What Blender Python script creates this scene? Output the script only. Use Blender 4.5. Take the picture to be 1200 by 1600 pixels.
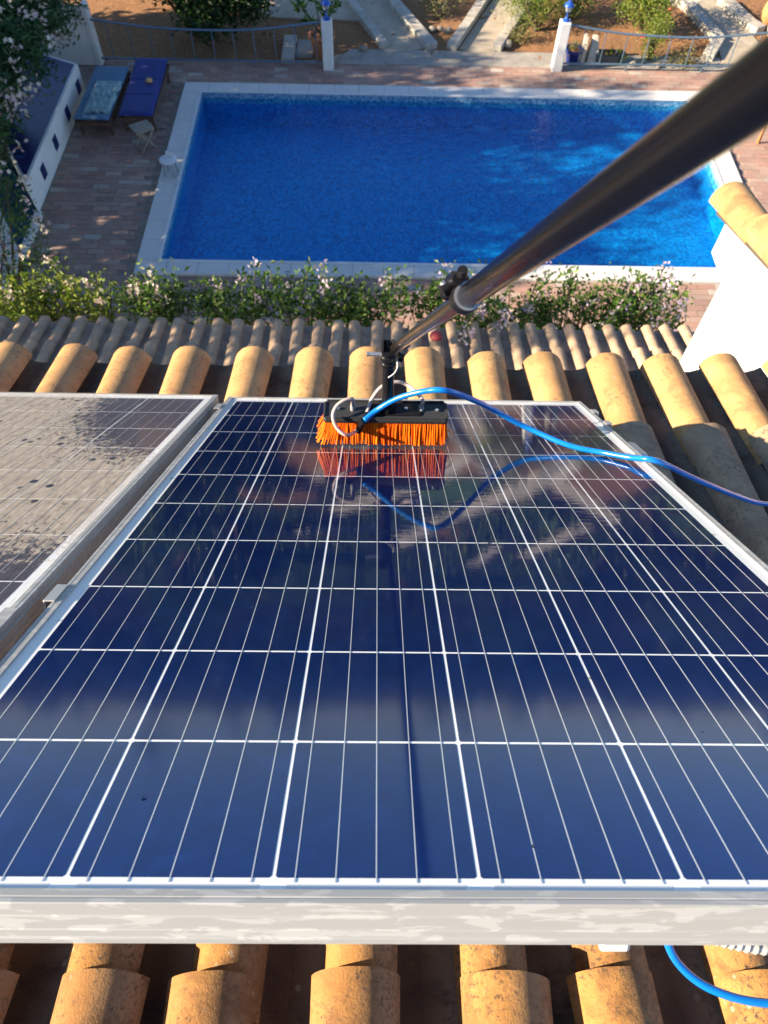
import bpy, bmesh, math, random
from mathutils import Vector, Matrix, Euler, noise
R = math.radians
random.seed(7)
scene = bpy.context.scene
for o in list(bpy.data.objects): bpy.data.objects.remove(o)
C = scene.collection

# ------------------------------------------------------------------ camera, sky, sun, exposure
cam = bpy.data.cameras.new('camera')
cam.sensor_fit = 'VERTICAL'; cam.sensor_height = 36.0; cam.lens = 25.35
cam.clip_start = 0.02; cam.clip_end = 3000
cam.dof.use_dof = True; cam.dof.focus_distance = 0.95; cam.dof.aperture_fstop = 10.5
camo = bpy.data.objects.new('camera', cam); C.objects.link(camo)
camo.location = (0, 0, 8.0)
camo.rotation_euler = Euler((R(31.4851), R(-0.9634), R(0.1572)), 'XYZ')
scene.camera = camo

SUN = Vector((-1.0, -0.20, 0.44)).normalized()
world = bpy.data.worlds.new('World'); scene.world = world; world.use_nodes = True
wn = world.node_tree; wn.nodes.clear()
wo = wn.nodes.new('ShaderNodeOutputWorld'); wb = wn.nodes.new('ShaderNodeBackground')
sky = wn.nodes.new('ShaderNodeTexSky'); sky.sky_type = 'NISHITA'; sky.sun_disc = False
sky.sun_elevation = math.asin(SUN.z); sky.sun_rotation = math.atan2(SUN.x, SUN.y) % (2*math.pi)
sky.altitude = 50; sky.air_density = 0.85; sky.dust_density = 0.05; sky.ozone_density = 2.5
wb.inputs['Strength'].default_value = 0.074
wn.links.new(sky.outputs[0], wb.inputs[0]); wn.links.new(wb.outputs[0], wo.inputs[0])
sl = bpy.data.lights.new('sun', 'SUN'); sl.energy = 5.0; sl.angle = R(0.55); sl.color = (1.0, 0.83, 0.60)
so = bpy.data.objects.new('sun', sl); C.objects.link(so); so.rotation_euler = SUN.to_track_quat('Z', 'Y').to_euler()
so.location = (-20, -4, 20)
scene.view_settings.view_transform = 'Standard'; scene.view_settings.look = 'None'
scene.view_settings.exposure = 1.7; scene.view_settings.gamma = 1.0
scene.view_settings.use_curve_mapping = False
try:
    scene.cycles.use_denoising = True
    scene.cycles.max_bounces = 8; scene.cycles.transparent_max_bounces = 12
    scene.cycles.caustics_reflective = False; scene.cycles.caustics_refractive = False
    scene.cycles.sample_clamp_indirect = 6.0
except Exception: pass

# ------------------------------------------------------------------ materials
class NT:
    def __init__(s, name):
        s.m = bpy.data.materials.new(name); s.m.use_nodes = True
        s.t = s.m.node_tree; s.t.nodes.clear()
        s.out = s.n('ShaderNodeOutputMaterial'); s.b = s.n('ShaderNodeBsdfPrincipled')
        s.l(s.b.outputs[0], s.out.inputs[0])
    def n(s, t, **k):
        x = s.t.nodes.new(t)
        for a, v in k.items(): setattr(x, a, v)
        return x
    def l(s, a, b): s.t.links.new(a, b)
    def pos(s, scale=(1, 1, 1), kind='world', obj=None):
        if kind == 'world': p = s.n('ShaderNodeNewGeometry').outputs['Position']
        else:
            tc = s.n('ShaderNodeTexCoord')
            if obj: tc.object = obj
            p = tc.outputs['Object'] if kind == 'object' else tc.outputs['UV']
        mp = s.n('ShaderNodeMapping'); mp.inputs['Scale'].default_value = scale
        s.l(p, mp.inputs[0]); return mp.outputs[0]
    def noise(s, vec, scale, detail=4, rough=0.55, out='Fac', dist=0):
        x = s.n('ShaderNodeTexNoise'); x.inputs['Scale'].default_value = scale
        x.inputs['Detail'].default_value = detail; x.inputs['Roughness'].default_value = rough
        x.inputs['Distortion'].default_value = dist
        s.l(vec, x.inputs['Vector']); return x.outputs[out]
    def voro(s, vec, scale, feature='F1', out='Distance', rnd=1.0):
        x = s.n('ShaderNodeTexVoronoi'); x.feature = feature; x.inputs['Scale'].default_value = scale
        x.inputs['Randomness'].default_value = rnd
        s.l(vec, x.inputs['Vector']); return x.outputs[out]
    def ramp(s, fac, stops, interp='LINEAR'):
        x = s.n('ShaderNodeValToRGB'); e = x.color_ramp.elements; x.color_ramp.interpolation = interp
        while len(e) < len(stops): e.new(0.5)
        for i, (p, c) in enumerate(stops):
            e[i].position = p; c = c if hasattr(c, '__len__') else (c, c, c)
            e[i].color = (*c, 1)
        s.l(fac, x.inputs[0]); return x.outputs[0]
    def mix(s, fac, a, b, mode='MIX'):
        x = s.n('ShaderNodeMix'); x.data_type = 'RGBA'; x.blend_type = mode
        for v, i in ((fac, 0), (a, 6), (b, 7)):
            if hasattr(v, 'is_linked'): s.l(v, x.inputs[i])
            elif i == 0: x.inputs[0].default_value = v
            else: x.inputs[i].default_value = (*v, 1)
        return x.outputs[2]
    def math(s, op, a, b=0.0, clamp=False):
        x = s.n('ShaderNodeMath'); x.operation = op; x.use_clamp = clamp
        for v, i in ((a, 0), (b, 1)):
            if hasattr(v, 'is_linked'): s.l(v, x.inputs[i])
            else: x.inputs[i].default_value = v
        return x.outputs[0]
    def bump(s, h, strength=0.4, dist=0.01, target=None):
        x = s.n('ShaderNodeBump'); x.inputs['Strength'].default_value = strength
        x.inputs['Distance'].default_value = dist; s.l(h, x.inputs['Height'])
        for t in (target or ['Normal']): s.l(x.outputs[0], s.b.inputs[t])
        return x.outputs[0]
    def set(s, **k):
        for a, v in k.items():
            i = s.b.inputs[a.replace('_', ' ')]
            if hasattr(v, 'is_linked'): s.l(v, i)
            else: i.default_value = (*v, 1) if hasattr(v, '__len__') and len(v) == 3 else v
        return s

def simple(name, col, rough=0.6, metal=0.0, var=0.15, scale=8, bump=0.15, bscale=60, coat=0.0, spec=0.5):
    t = NT(name); p = t.pos()
    n = t.noise(p, scale, 5)
    lo = tuple(c*(1-var) for c in col); hi = tuple(min(1, c*(1+var)) for c in col)
    t.set(Base_Color=t.ramp(n, [(0.3, lo), (0.7, hi)]), Roughness=rough, Metallic=metal, Coat_Weight=coat)
    t.b.inputs['Specular IOR Level'].default_value = spec
    if bump: t.bump(t.noise(p, bscale, 3), bump, 0.004)
    return t.m

def tile_mat(name, c1, c2, lichen=0.5, sz=1.0, dark=(0.07, 0.055, 0.045)):
    t = NT(name); p = t.pos()
    rnd = t.n('ShaderNodeObjectInfo').outputs['Random']
    base = t.mix(rnd, c1, c2)
    big = t.noise(p, 9*sz, 5, 0.6)
    base = t.mix(t.ramp(big, [(0.38, 0), (0.70, 0.85)]), base, (0.52*c1[0], 0.50*c1[1], 0.55*c1[2]))
    fine = t.noise(p, 160*sz, 4, 0.7)
    base = t.mix(t.ramp(fine, [(0.3, 0.30), (0.65, 0.0)]), base, tuple(0.45*x for x in c2))
    # black lichen speckle
    lf = t.math('MULTIPLY', t.ramp(t.noise(p, 75*sz, 6, 0.75), [(0.52, 0), (0.64, 1)]), t.ramp(t.noise(p, 6*sz, 3), [(0.42, 0), (0.62, 1)]))
    base = t.mix(t.math('MULTIPLY', lf, lichen), base, dark)
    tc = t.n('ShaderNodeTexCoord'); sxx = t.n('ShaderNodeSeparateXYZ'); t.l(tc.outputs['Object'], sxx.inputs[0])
    side = t.ramp(t.math('ADD', t.math('MULTIPLY', sxx.outputs[0], 9.0), 0.5), [(0.45, 0.0), (0.85, 1.0)])   # right flank: grey of its shaded side put into colour, plus lichen
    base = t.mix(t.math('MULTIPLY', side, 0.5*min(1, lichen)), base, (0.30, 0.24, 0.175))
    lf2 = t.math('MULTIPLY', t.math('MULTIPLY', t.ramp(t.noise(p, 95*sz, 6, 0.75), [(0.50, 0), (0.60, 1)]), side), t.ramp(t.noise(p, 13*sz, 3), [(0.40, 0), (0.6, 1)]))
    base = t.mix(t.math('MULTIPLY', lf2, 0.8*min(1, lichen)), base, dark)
    stain = t.math('MULTIPLY', t.ramp(t.noise(p, 7*sz, 6, 0.7, dist=0.6), [(0.50, 0), (0.66, 1)]), min(1, lichen)*0.75)
    base = t.mix(stain, base, (0.42*c2[0], 0.42*c2[1], 0.55*c2[2]))
    # pale lichen rosettes
    v = t.voro(p, 26*sz); mk = t.math('MULTIPLY', t.ramp(v, [(0.0, 1), (0.13, 1), (0.17, 0)]), t.ramp(t.noise(p, 4.3, 2), [(0.55, 0), (0.62, 1)]))
    base = t.mix(t.math('MULTIPLY', mk, 0.45*lichen), base, (0.42, 0.38, 0.28))
    t.set(Base_Color=base, Roughness=0.88)
    t.b.inputs['Specular IOR Level'].default_value = 0.2
    h = t.math('ADD', t.math('MULTIPLY', fine, 0.8), t.math('MULTIPLY', t.noise(p, 22*sz, 3), 0.5))
    t.bump(h, 0.55, 0.004)
    return t.m

M = {}
M['tile'] = tile_mat('ochre_clay_tile', (0.64, 0.38, 0.155), (0.55, 0.30, 0.125), 0.75)
M['tile_rough'] = tile_mat('rough_orange_clay_tile', (0.55, 0.28, 0.085), (0.36, 0.185, 0.075), 1.3, 1.5)
M['tile_grey'] = tile_mat('shade_grey_clay_tile', (0.52, 0.365, 0.215), (0.42, 0.30, 0.19), 1.2, 1.1)  # ochre tile greyed for the rows lying in panel shade, plus lichen
M['tile_shade_ch'] = tile_mat('shade_dark_channel_tile', (0.13, 0.085, 0.055), (0.08, 0.055, 0.04), 0.9)  # clay darkened: shade inside the channels is put into the colour
M['tile_porch'] = tile_mat('pale_clay_tile', (0.62, 0.43, 0.27), (0.48, 0.34, 0.23), 0.6, 0.7)
M['tile_porch_ch'] = tile_mat('grey_channel_tile', (0.46, 0.34, 0.25), (0.38, 0.29, 0.22), 0.6, 0.7)
M['mortar'] = simple('dark_mortar', (0.09, 0.075, 0.06), 0.95, bump=0.5)
def wallmat():
    t = NT('white_render'); p = t.pos()
    t.set(Base_Color=t.ramp(t.noise(p, 1.6, 6, 0.65), [(0.3, (0.66, 0.65, 0.62)), (0.6, (0.78, 0.77, 0.74))]), Roughness=0.85)
    t.bump(t.noise(p, 45, 5, 0.6), 0.3, 0.006); return t.m
M['white'] = wallmat()
def alu():
    t = NT('anodised_aluminium'); p = t.pos((1, 1, 1))
    bl = t.noise(t.pos((22, 60, 130)), 1.0, 4, 0.6, dist=0.5)
    spot = t.ramp(bl, [(0.53, 0), (0.56, 1)])
    t.set(Base_Color=t.mix(spot, (0.345, 0.35, 0.35), (0.42, 0.425, 0.425)), Metallic=0.12,
          Roughness=t.math('ADD', t.math('MULTIPLY', spot, 0.12), 0.46))
    t.bump(t.noise(t.pos((2, 40, 400)), 3.0, 3), 0.05, 0.001); return t.m
M['alu'] = alu()
M['alu_plain'] = simple('dull_aluminium', (0.60, 0.61, 0.62), 0.38, 0.7, 0.08, 30, 0.05)
M['steel'] = simple('galvanised_steel', (0.62, 0.62, 0.60), 0.35, 0.9, 0.1, 40, 0.1)
M['orange'] = None
def bristle():
    t = NT('orange_nylon'); g = t.n('ShaderNodeNewGeometry').outputs['Random Per Island']
    t.set(Base_Color=t.ramp(g, [(0, (0.75, 0.10, 0.003)), (0.6, (0.92, 0.17, 0.004)), (1, (0.97, 0.26, 0.008))]), Roughness=0.6)
    t.b.inputs['Specular IOR Level'].default_value = 0.25
    t.b.inputs['Subsurface Weight'].default_value = 0.0
    return t.m
M['orange'] = bristle()
def blackgloss(name, col, r0, r1, scr=0.25):
    t = NT(name); p = t.pos()
    s = t.noise(t.pos((25, 25, 25)), 12, 6, 0.8)
    t.set(Base_Color=t.mix(t.ramp(s, [(0.62, 0), (0.70, scr)]), col, (0.22, 0.19, 0.16)),
          Roughness=t.ramp(t.noise(p, 22, 4), [(0.3, r0), (0.7, r1)]), Coat_Weight=0.12)
    t.b.inputs['Coat Roughness'].default_value = 0.08
    t.b.inputs['Specular IOR Level'].default_value = 0.16
    t.bump(t.noise(p, 260, 3), 0.06, 0.001); return t.m
M['pole'] = blackgloss('black_gloss_composite', (0.004, 0.0042, 0.006), 0.20, 0.32, 0.05)
M['pole_in'] = blackgloss('worn_black_composite', (0.020, 0.016, 0.014), 0.12, 0.28, 0.35)
M['blackplastic'] = blackgloss('black_plastic', (0.009, 0.009, 0.011), 0.22, 0.42, 0.08)
M['block'] = blackgloss('grey_black_plastic', (0.035, 0.037, 0.04), 0.30, 0.5, 0.55)
M['hose'] = simple('blue_polyurethane', (0.004, 0.17, 0.62), 0.22, 0, 0.10, 20, 0.03, coat=0.3)
def clear():
    t = NT('clear_tube'); t.set(Base_Color=(0.86, 0.72, 0.68), Roughness=0.18)
    t.b.inputs['Transmission Weight'].default_value = 0.45; t.b.inputs['IOR'].default_value = 1.3
    return t.m
M['clear'] = clear()
def blades():
    t = NT('white_zip_tie'); t.set(Base_Color=(0.75, 0.74, 0.7), Roughness=0.4); return t.m
M['tie'] = blades()

# solar cells: glass laminate is one piece, so the front glass is the coat of every layer
def wetfilm(t, obj):
    p = t.pos((9, 40, 1), 'object', obj)
    h = t.noise(p, 2.2, 4, 0.6, dist=0.5)
    q = t.pos((30, 90, 1), 'object', obj)
    h2 = t.noise(q, 1.5, 2)
    sv = t.n('ShaderNodeSeparateXYZ'); t.l(t.pos((1, 1, 1), 'object', obj), sv.inputs[0])
    hh = t.math('MULTIPLY', t.math('ADD', h, t.math('MULTIPLY', h2, 0.18)), t.ramp(sv.outputs[1], [(0.25, 0.15), (0.9, 1.0)]))
    x = t.n('ShaderNodeBump'); x.inputs['Strength'].default_value = 0.018; x.inputs['Distance'].default_value = 0.004
    t.l(hh, x.inputs['Height']); t.l(x.outputs[0], t.b.inputs['Coat Normal'])
def glassy(name, obj, dirty, kind):
    t = NT(name)
    if kind == 'cell':
        p = t.pos((1, 1, 1), 'object', obj)
        sx = t.n('ShaderNodeSeparateXYZ'); t.l(p, sx.inputs[0])
        g = t.noise(t.pos((1, 1, 1), 'object', obj), 26, 3)
        col = t.ramp(g, [(0.3, (0.004, 0.028, 0.140)), (0.7, (0.007, 0.042, 0.195))])
        t.b.inputs['Specular Tint'].default_value = (0.03, 0.10, 0.38, 1)
        gr_ = t.voro(t.pos((1, 1, 1), 'object', obj), 75, 'F1', 'Color'); sg = t.n('ShaderNodeSeparateColor'); t.l(gr_, sg.inputs[0])
        col = t.mix(t.math('MULTIPLY', sg.outputs[0], 0.35), col, (0.003, 0.020, 0.105))   # crystal grain
        rnd = t.n('ShaderNodeObjectInfo').outputs['Random']
        col = t.mix(t.math('MULTIPLY', rnd, 0.35), col, (0.006, 0.030, 0.15))
        f = t.math('PINGPONG', sx.outputs[1], 0.00098)   # silver fingers every 2 mm
        line = t.math('MULTIPLY', t.math('LESS_THAN', f, 0.00016), 0.06)
        col = t.mix(line, col, (0.35, 0.45, 0.7))
    elif kind == 'sheet': col = (0.80, 0.82, 0.84)
    else: col = (0.52, 0.55, 0.60)
    t.set(Roughness={'cell': 0.36, 'sheet': 0.45, 'bar': 0.4}[kind], Metallic={'cell': 0.85 if not dirty else 0.0, 'sheet': 0.0, 'bar': 0.3}[kind])
    if dirty and kind == 'cell': col = (0.004, 0.012, 0.05)
    if not dirty:
        if hasattr(col, 'is_linked'): t.l(col, t.b.inputs['Base Color'])
        else: t.b.inputs['Base Color'].default_value = (*col, 1)
        t.b.inputs['Coat Weight'].default_value = 1.0
        sr = t.n('ShaderNodeSeparateXYZ'); t.l(t.pos((1, 1, 1), 'object', obj), sr.inputs[0])
        t.l(t.ramp(sr.outputs[1], [(0.20, 0.085), (0.42, 0.07), (0.66, 0.0)]), t.b.inputs['Coat Roughness'])   # dried film near, wet glass far
        t.b.inputs['Coat IOR'].default_value = 1.53
        wetfilm(t, obj)
    else:
        p = t.pos((1, 1, 1), 'object', obj)
        sx = t.n('ShaderNodeSeparateXYZ'); t.l(p, sx.inputs[0])
        u, v = sx.outputs[0], sx.outputs[1]
        streak = t.noise(t.pos((300, 22, 1), 'object', obj), 1.0, 4, 0.65, dist=0.8)
        mott = t.noise(t.pos((60, 46, 1), 'object', obj), 1.0, 5, 0.7)
        dust = t.ramp(t.math('ADD', t.math('MULTIPLY', streak, 0.65), t.math('MULTIPLY', mott, 0.35)),
                      [(0.34, (0.17, 0.14, 0.112)), (0.46, (0.36, 0.305, 0.245)), (0.62, (0.50, 0.435, 0.355))])
        # cleared zone: far right corner and near right side
        def blob(cu, cv, ru, rv):
            a = t.math('DIVIDE', t.math('SUBTRACT', u, cu), ru); b = t.math('DIVIDE', t.math('SUBTRACT', v, cv), rv)
            d = t.math('SQRT', t.math('ADD', t.math('MULTIPLY', a, a), t.math('MULTIPLY', b, b)))
            return t.math('SUBTRACT', 1.0, d)
        m = t.math('MAXIMUM', blob(0.50, 1.56, 0.36, 0.60), blob(0.50, 0.16, 0.46, 0.50))
        fl = t.noise(t.pos((75, 55, 1), 'object', obj), 1.0, 5, 0.75)
        clean = t.ramp(t.math('ADD', t.math('MULTIPLY', m, 0.75), t.math('MULTIPLY', fl, 0.9)), [(0.52, 0), (0.60, 1)])
        sp = t.voro(t.pos((26, 20, 1), 'object', obj), 1.0); spm = t.noise(t.pos((2.3, 1.9, 1), 'object', obj), 2.0, 2)
        drops = t.math('MULTIPLY', t.ramp(sp, [(0.16, 1), (0.22, 0)]), t.ramp(spm, [(0.51, 0), (0.53, 1)]))
        s3 = t.voro(t.pos((95, 62, 1), 'object', obj), 1.0)
        specks = t.math('MULTIPLY', t.ramp(s3, [(0.20, 1), (0.30, 0)]), t.ramp(t.math('ADD', t.math('MULTIPLY', m, 0.8), t.math('MULTIPLY', t.noise(t.pos((9, 7, 1), 'object', obj), 1.0, 3), 0.9)), [(0.36, 0), (0.46, 1)]))
        clean = t.math('MAXIMUM', t.math('MULTIPLY', clean, 0.9), t.math('MAXIMUM', drops, t.math('MULTIPLY', specks, 0.9)))
        cc = col
        thin = 0.62 if kind != 'cell' else 0.96
        dd = t.mix(thin, cc, dust)
        t.l(t.mix(clean, dd, t.mix(0.10, cc, dust)), t.b.inputs['Base Color'])
        t.b.inputs['Coat Roughness'].default_value = 0.08
        t.l(t.math('MULTIPLY', clean, 0.45), t.b.inputs['Coat Weight'])
        t.l(t.ramp(clean, [(0, 0.9), (1, 0.4)]), t.b.inputs['Roughness'])
        t.l(t.ramp(clean, [(0, 0.15), (1, 0.4)]), t.b.inputs['Specular IOR Level'])
        t.bump(t.math('SUBTRACT', streak, t.math('MULTIPLY', clean, 0.3)), 0.6, 0.0012)
    return t.m

def pavermat():
    t = NT('clay_paver'); p = t.pos(); r = t.n('ShaderNodeObjectInfo').outputs['Random']
    g = t.n('ShaderNodeNewGeometry').outputs['Random Per Island']
    rr = t.math('FRACT', t.math('ADD', r, g))
    c = t.ramp(rr, [(0.0, (0.30, 0.17, 0.135)), (0.30, (0.42, 0.235, 0.18)), (0.6, (0.37, 0.25, 0.20)), (0.86, (0.47, 0.31, 0.24)), (0.95, (0.47, 0.40, 0.34)), (1.0, (0.50, 0.44, 0.38))])
    c = t.mix(t.ramp(t.noise(p, 2.2, 5, 0.65), [(0.35, 0.0), (0.7, 0.5)]), c, (0.20, 0.165, 0.15))
    c = t.mix(t.ramp(t.noise(p, 30, 5, 0.7), [(0.5, 0.0), (0.75, 0.45)]), c, (0.48, 0.41, 0.35))
    t.set(Base_Color=c, Roughness=0.9); t.bump(t.noise(p, 60, 4), 0.4, 0.004); return t.m
M['paver'] = pavermat()
M['joint'] = simple('paver_joint_sand', (0.26, 0.21, 0.175), 0.95, var=0.3, bump=0.4)
def conc(name, a, b, sc=3):
    t = NT(name); p = t.pos()
    c = t.ramp(t.noise(p, sc, 7, 0.68), [(0.3, a), (0.65, b)])
    c = t.mix(t.ramp(t.noise(p, 55, 4, 0.7), [(0.5, 0), (0.72, 0.35)]), c, tuple(0.55*x for x in a))
    t.set(Base_Color=c, Roughness=0.9); t.bump(t.noise(p, 35, 5, 0.65), 0.4, 0.01); return t.m
M['concrete'] = conc('path_concrete', (0.33, 0.275, 0.205), (0.47, 0.40, 0.31))
M['slab'] = conc('grey_worn_slab', (0.22, 0.205, 0.19), (0.40, 0.36, 0.31), 2.0)
M['kerb'] = conc('whitewashed_kerb', (0.30, 0.27, 0.23), (0.50, 0.47, 0.41), 5)
M['coping'] = conc('pale_coping', (0.60, 0.585, 0.56), (0.70, 0.68, 0.65), 1.2)
def soil():
    t = NT('red_mulch_soil'); p = t.pos()
    c = t.ramp(t.noise(p, 18, 7, 0.75), [(0.3, (0.13, 0.062, 0.030)), (0.5, (0.34, 0.165, 0.07)), (0.7, (0.58, 0.32, 0.15))])
    c = t.mix(t.ramp(t.noise(p, 1.1, 3), [(0.4, 0), (0.7, 0.5)]), c, (0.22, 0.12, 0.065))
    t.set(Base_Color=c, Roughness=0.95)
    t.bump(t.noise(p, 26, 6, 0.75), 1.0, 0.06); return t.m
M['soil'] = soil()
def land():
    t = NT('far_land'); p = t.pos()
    c = t.ramp(t.noise(p, 0.05, 8, 0.7), [(0.35, (0.022, 0.034, 0.018)), (0.5, (0.045, 0.050, 0.028)), (0.68, (0.13, 0.09, 0.055))])
    t.set(Base_Color=c, Roughness=0.95); t.bump(t.noise(p, 1.5, 6), 0.5, 0.2); return t.m
M['land'] = land()
def leafm(name, stops, rough=0.5, trans=0.25):
    t = NT(name); g = t.n('ShaderNodeNewGeometry').outputs['Random Per Island']
    c = t.ramp(g, stops); t.set(Base_Color=c, Roughness=rough)
    t.b.inputs['Specular IOR Level'].default_value = 0.35
    tr = t.n('ShaderNodeBsdfTranslucent'); t.l(t.mix(1.0, c, (1.3, 1.5, 0.6), 'MULTIPLY'), tr.inputs[0])
    mx = t.n('ShaderNodeMixShader'); mx.inputs[0].default_value = trans
    t.l(t.b.outputs[0], mx.inputs[1]); t.l(tr.outputs[0], mx.inputs[2]); t.l(mx.outputs[0], t.out.inputs[0])
    return t.m
M['leaf'] = leafm('green_leaf', [(0, (0.030, 0.075, 0.014)), (0.5, (0.06, 0.13, 0.020)), (1, (0.13, 0.21, 0.030))])
M['leaf_yel'] = leafm('yellow_green_leaf', [(0, (0.06, 0.11, 0.015)), (0.5, (0.13, 0.19, 0.022)), (1, (0.28, 0.30, 0.05))])
M['leaf_dark'] = leafm('dark_glossy_leaf', [(0, (0.010, 0.028, 0.010)), (0.6, (0.022, 0.055, 0.014)), (1, (0.05, 0.10, 0.022))], 0.35, 0.15)
M['leaf_fern'] = leafm('feathery_leaf', [(0, (0.020, 0.060, 0.026)), (0.6, (0.040, 0.105, 0.036)), (1, (0.07, 0.16, 0.05))], 0.5, 0.2)
M['leaf_dry'] = leafm('dry_leaf', [(0, (0.10, 0.11, 0.04)), (1, (0.30, 0.25, 0.10))])
M['flower'] = leafm('pink_white_petal', [(0, (0.62, 0.42, 0.50)), (0.5, (0.78, 0.62, 0.66)), (1, (0.85, 0.78, 0.78))], 0.6, 0.3)
M['flower_lilac'] = leafm('lilac_petal', [(0, (0.45, 0.33, 0.55)), (0.6, (0.66, 0.54, 0.68)), (1, (0.80, 0.70, 0.76))], 0.6, 0.3)
M['flower_red'] = leafm('red_petal', [(0, (0.6, 0.05, 0.04)), (1, (0.8, 0.2, 0.15))])
M['bark'] = simple('bark', (0.10, 0.07, 0.045), 0.95, 0, 0.4, 20, 0.8, 30)
M['stem'] = simple('green_stem', (0.10, 0.10, 0.04), 0.8, 0, 0.3)
M['wood'] = simple('dark_hardwood', (0.11, 0.065, 0.045), 0.7, 0, 0.3, 12, 0.3)
M['wood_pale'] = simple('weathered_teak', (0.30, 0.25, 0.20), 0.8, 0, 0.25, 14, 0.3)
M['wood_orange'] = simple('oiled_teak', (0.42, 0.17, 0.06), 0.6, 0, 0.25, 14, 0.3)
def fabric(name, a, b):
    t = NT(name); p = t.pos()
    t.set(Base_Color=t.ramp(t.noise(p, 6, 5, 0.6), [(0.3, a), (0.7, b)]), Roughness=0.9)
    t.b.inputs['Sheen Weight'].default_value = 0.2
    t.bump(t.noise(p, 14, 4), 0.5, 0.012); return t.m
M['cushion_blue'] = fabric('royal_blue_canvas', (0.0, 0.014, 0.15), (0.0005, 0.026, 0.23))
M['cushion_pale'] = fabric('faded_blue_canvas', (0.05, 0.145, 0.26), (0.09, 0.21, 0.33))
M['towel'] = fabric('pale_teal_towel', (0.18, 0.31, 0.34), (0.30, 0.44, 0.46))
M['rail'] = simple('blue_grey_painted_iron', (0.12, 0.19, 0.27), 0.45, 0.2, 0.2, 20, 0.1)
M['lampblue'] = simple('blue_lantern_enamel', (0.02, 0.09, 0.42), 0.35, 0.1, 0.15)
M['bluepot'] = simple('cobalt_glazed_pot', (0.01, 0.025, 0.16), 0.25, 0, 0.2, 8, 0.05)
M['terracotta'] = simple('terracotta', (0.40, 0.17, 0.085), 0.85, 0, 0.2, 14, 0.3)
M['terracotta_pale'] = simple('orange_terracotta', (0.55, 0.26, 0.10), 0.85, 0, 0.2, 14, 0.3)
M['trough'] = simple('dark_grey_trough', (0.07, 0.08, 0.085), 0.7)
M['stone'] = conc('cream_stone', (0.46, 0.40, 0.30), (0.62, 0.56, 0.45), 4)
M['rock'] = conc('garden_rock', (0.16, 0.14, 0.11), (0.34, 0.30, 0.24), 6)
M['plasticwhite'] = simple('white_plastic', (0.62, 0.64, 0.64), 0.45, 0, 0.08)
M['redball'] = simple('dull_red_rubber', (0.20, 0.02, 0.025), 0.6)
M['conduit'] = simple('grey_conduit', (0.30, 0.32, 0.34), 0.5)
M['ballmat'] = simple('tan_orange_ball', (0.62, 0.36, 0.14), 0.6)
def glassm():
    t = NT('lantern_glass'); t.set(Base_Color=(0.9, 0.95, 1), Roughness=0.05)
    t.b.inputs['Transmission Weight'].default_value = 0.8; return t.m
M['glass'] = glassm()
def mosaic(name, a, b, c, sc=34):
    t = NT(name); p = t.pos()
    v = t.voro(p, sc, 'F1', 'Color', 0.0); sp = t.n('ShaderNodeSeparateColor'); t.l(v, sp.inputs[0])
    col = t.ramp(sp.outputs[0], [(0.1, a), (0.5, b), (0.92, c)])
    big = t.noise(p, 2.6, 6, 0.7)
    col = t.mix(t.ramp(big, [(0.38, 0.0), (0.68, 0.55)]), col, b)
    t.set(Base_Color=col, Roughness=0.35); return t.m
M['mosaic'] = mosaic('blue_pool_mosaic', (0.0, 0.115, 0.36), (0.0, 0.20, 0.52), (0.005, 0.30, 0.66), 24)
M['mosaic_line'] = mosaic('pale_waterline_mosaic', (0.03, 0.16, 0.34), (0.12, 0.32, 0.50), (0.40, 0.55, 0.64), 30)
M['bench_tile'] = mosaic('navy_tile', (0.001, 0.012, 0.085), (0.002, 0.018, 0.12), (0.003, 0.025, 0.15), 12)
M['teal_tile'] = mosaic('teal_tile', (0.003, 0.04, 0.11), (0.006, 0.07, 0.17), (0.012, 0.12, 0.26), 12)
def water():
    t = NT('pool_water_surface'); t.t.nodes.remove(t.b)
    p = t.pos()
    h = t.math('ADD', t.noise(p, 5.0, 4, 0.6, dist=0.8), t.math('MULTIPLY', t.noise(t.pos((1, 3, 1)), 9, 2), 0.35))
    bp = t.n('ShaderNodeBump'); bp.inputs['Strength'].default_value = 0.35; bp.inputs['Distance'].default_value = 0.05
    t.l(h, bp.inputs['Height'])
    tr = t.n('ShaderNodeBsdfTransparent'); tr.inputs[0].default_value = (0.42, 0.90, 1.0, 1)
    gl = t.n('ShaderNodeBsdfGlossy'); gl.inputs['Roughness'].default_value = 0.03; t.l(bp.outputs[0], gl.inputs['Normal'])
    ge = t.n('ShaderNodeNewGeometry'); dp = t.n('ShaderNodeVectorMath', operation='DOT_PRODUCT')
    t.l(ge.outputs['Incoming'], dp.inputs[0]); t.l(bp.outputs[0], dp.inputs[1])
    c_ = t.math('SUBTRACT', 1.0, t.math('ABSOLUTE', dp.outputs['Value']), True)
    F = t.math('ADD', 0.02, t.math('MULTIPLY', 0.98, t.math('POWER', c_, 5.0)), True)   # same from above and below
    mx = t.n('ShaderNodeMixShader'); t.l(F, mx.inputs[0]); t.l(tr.outputs[0], mx.inputs[1]); t.l(gl.outputs[0], mx.inputs[2])
    t.l(mx.outputs[0], t.out.inputs[0]); return t.m
M['water'] = water()

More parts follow.
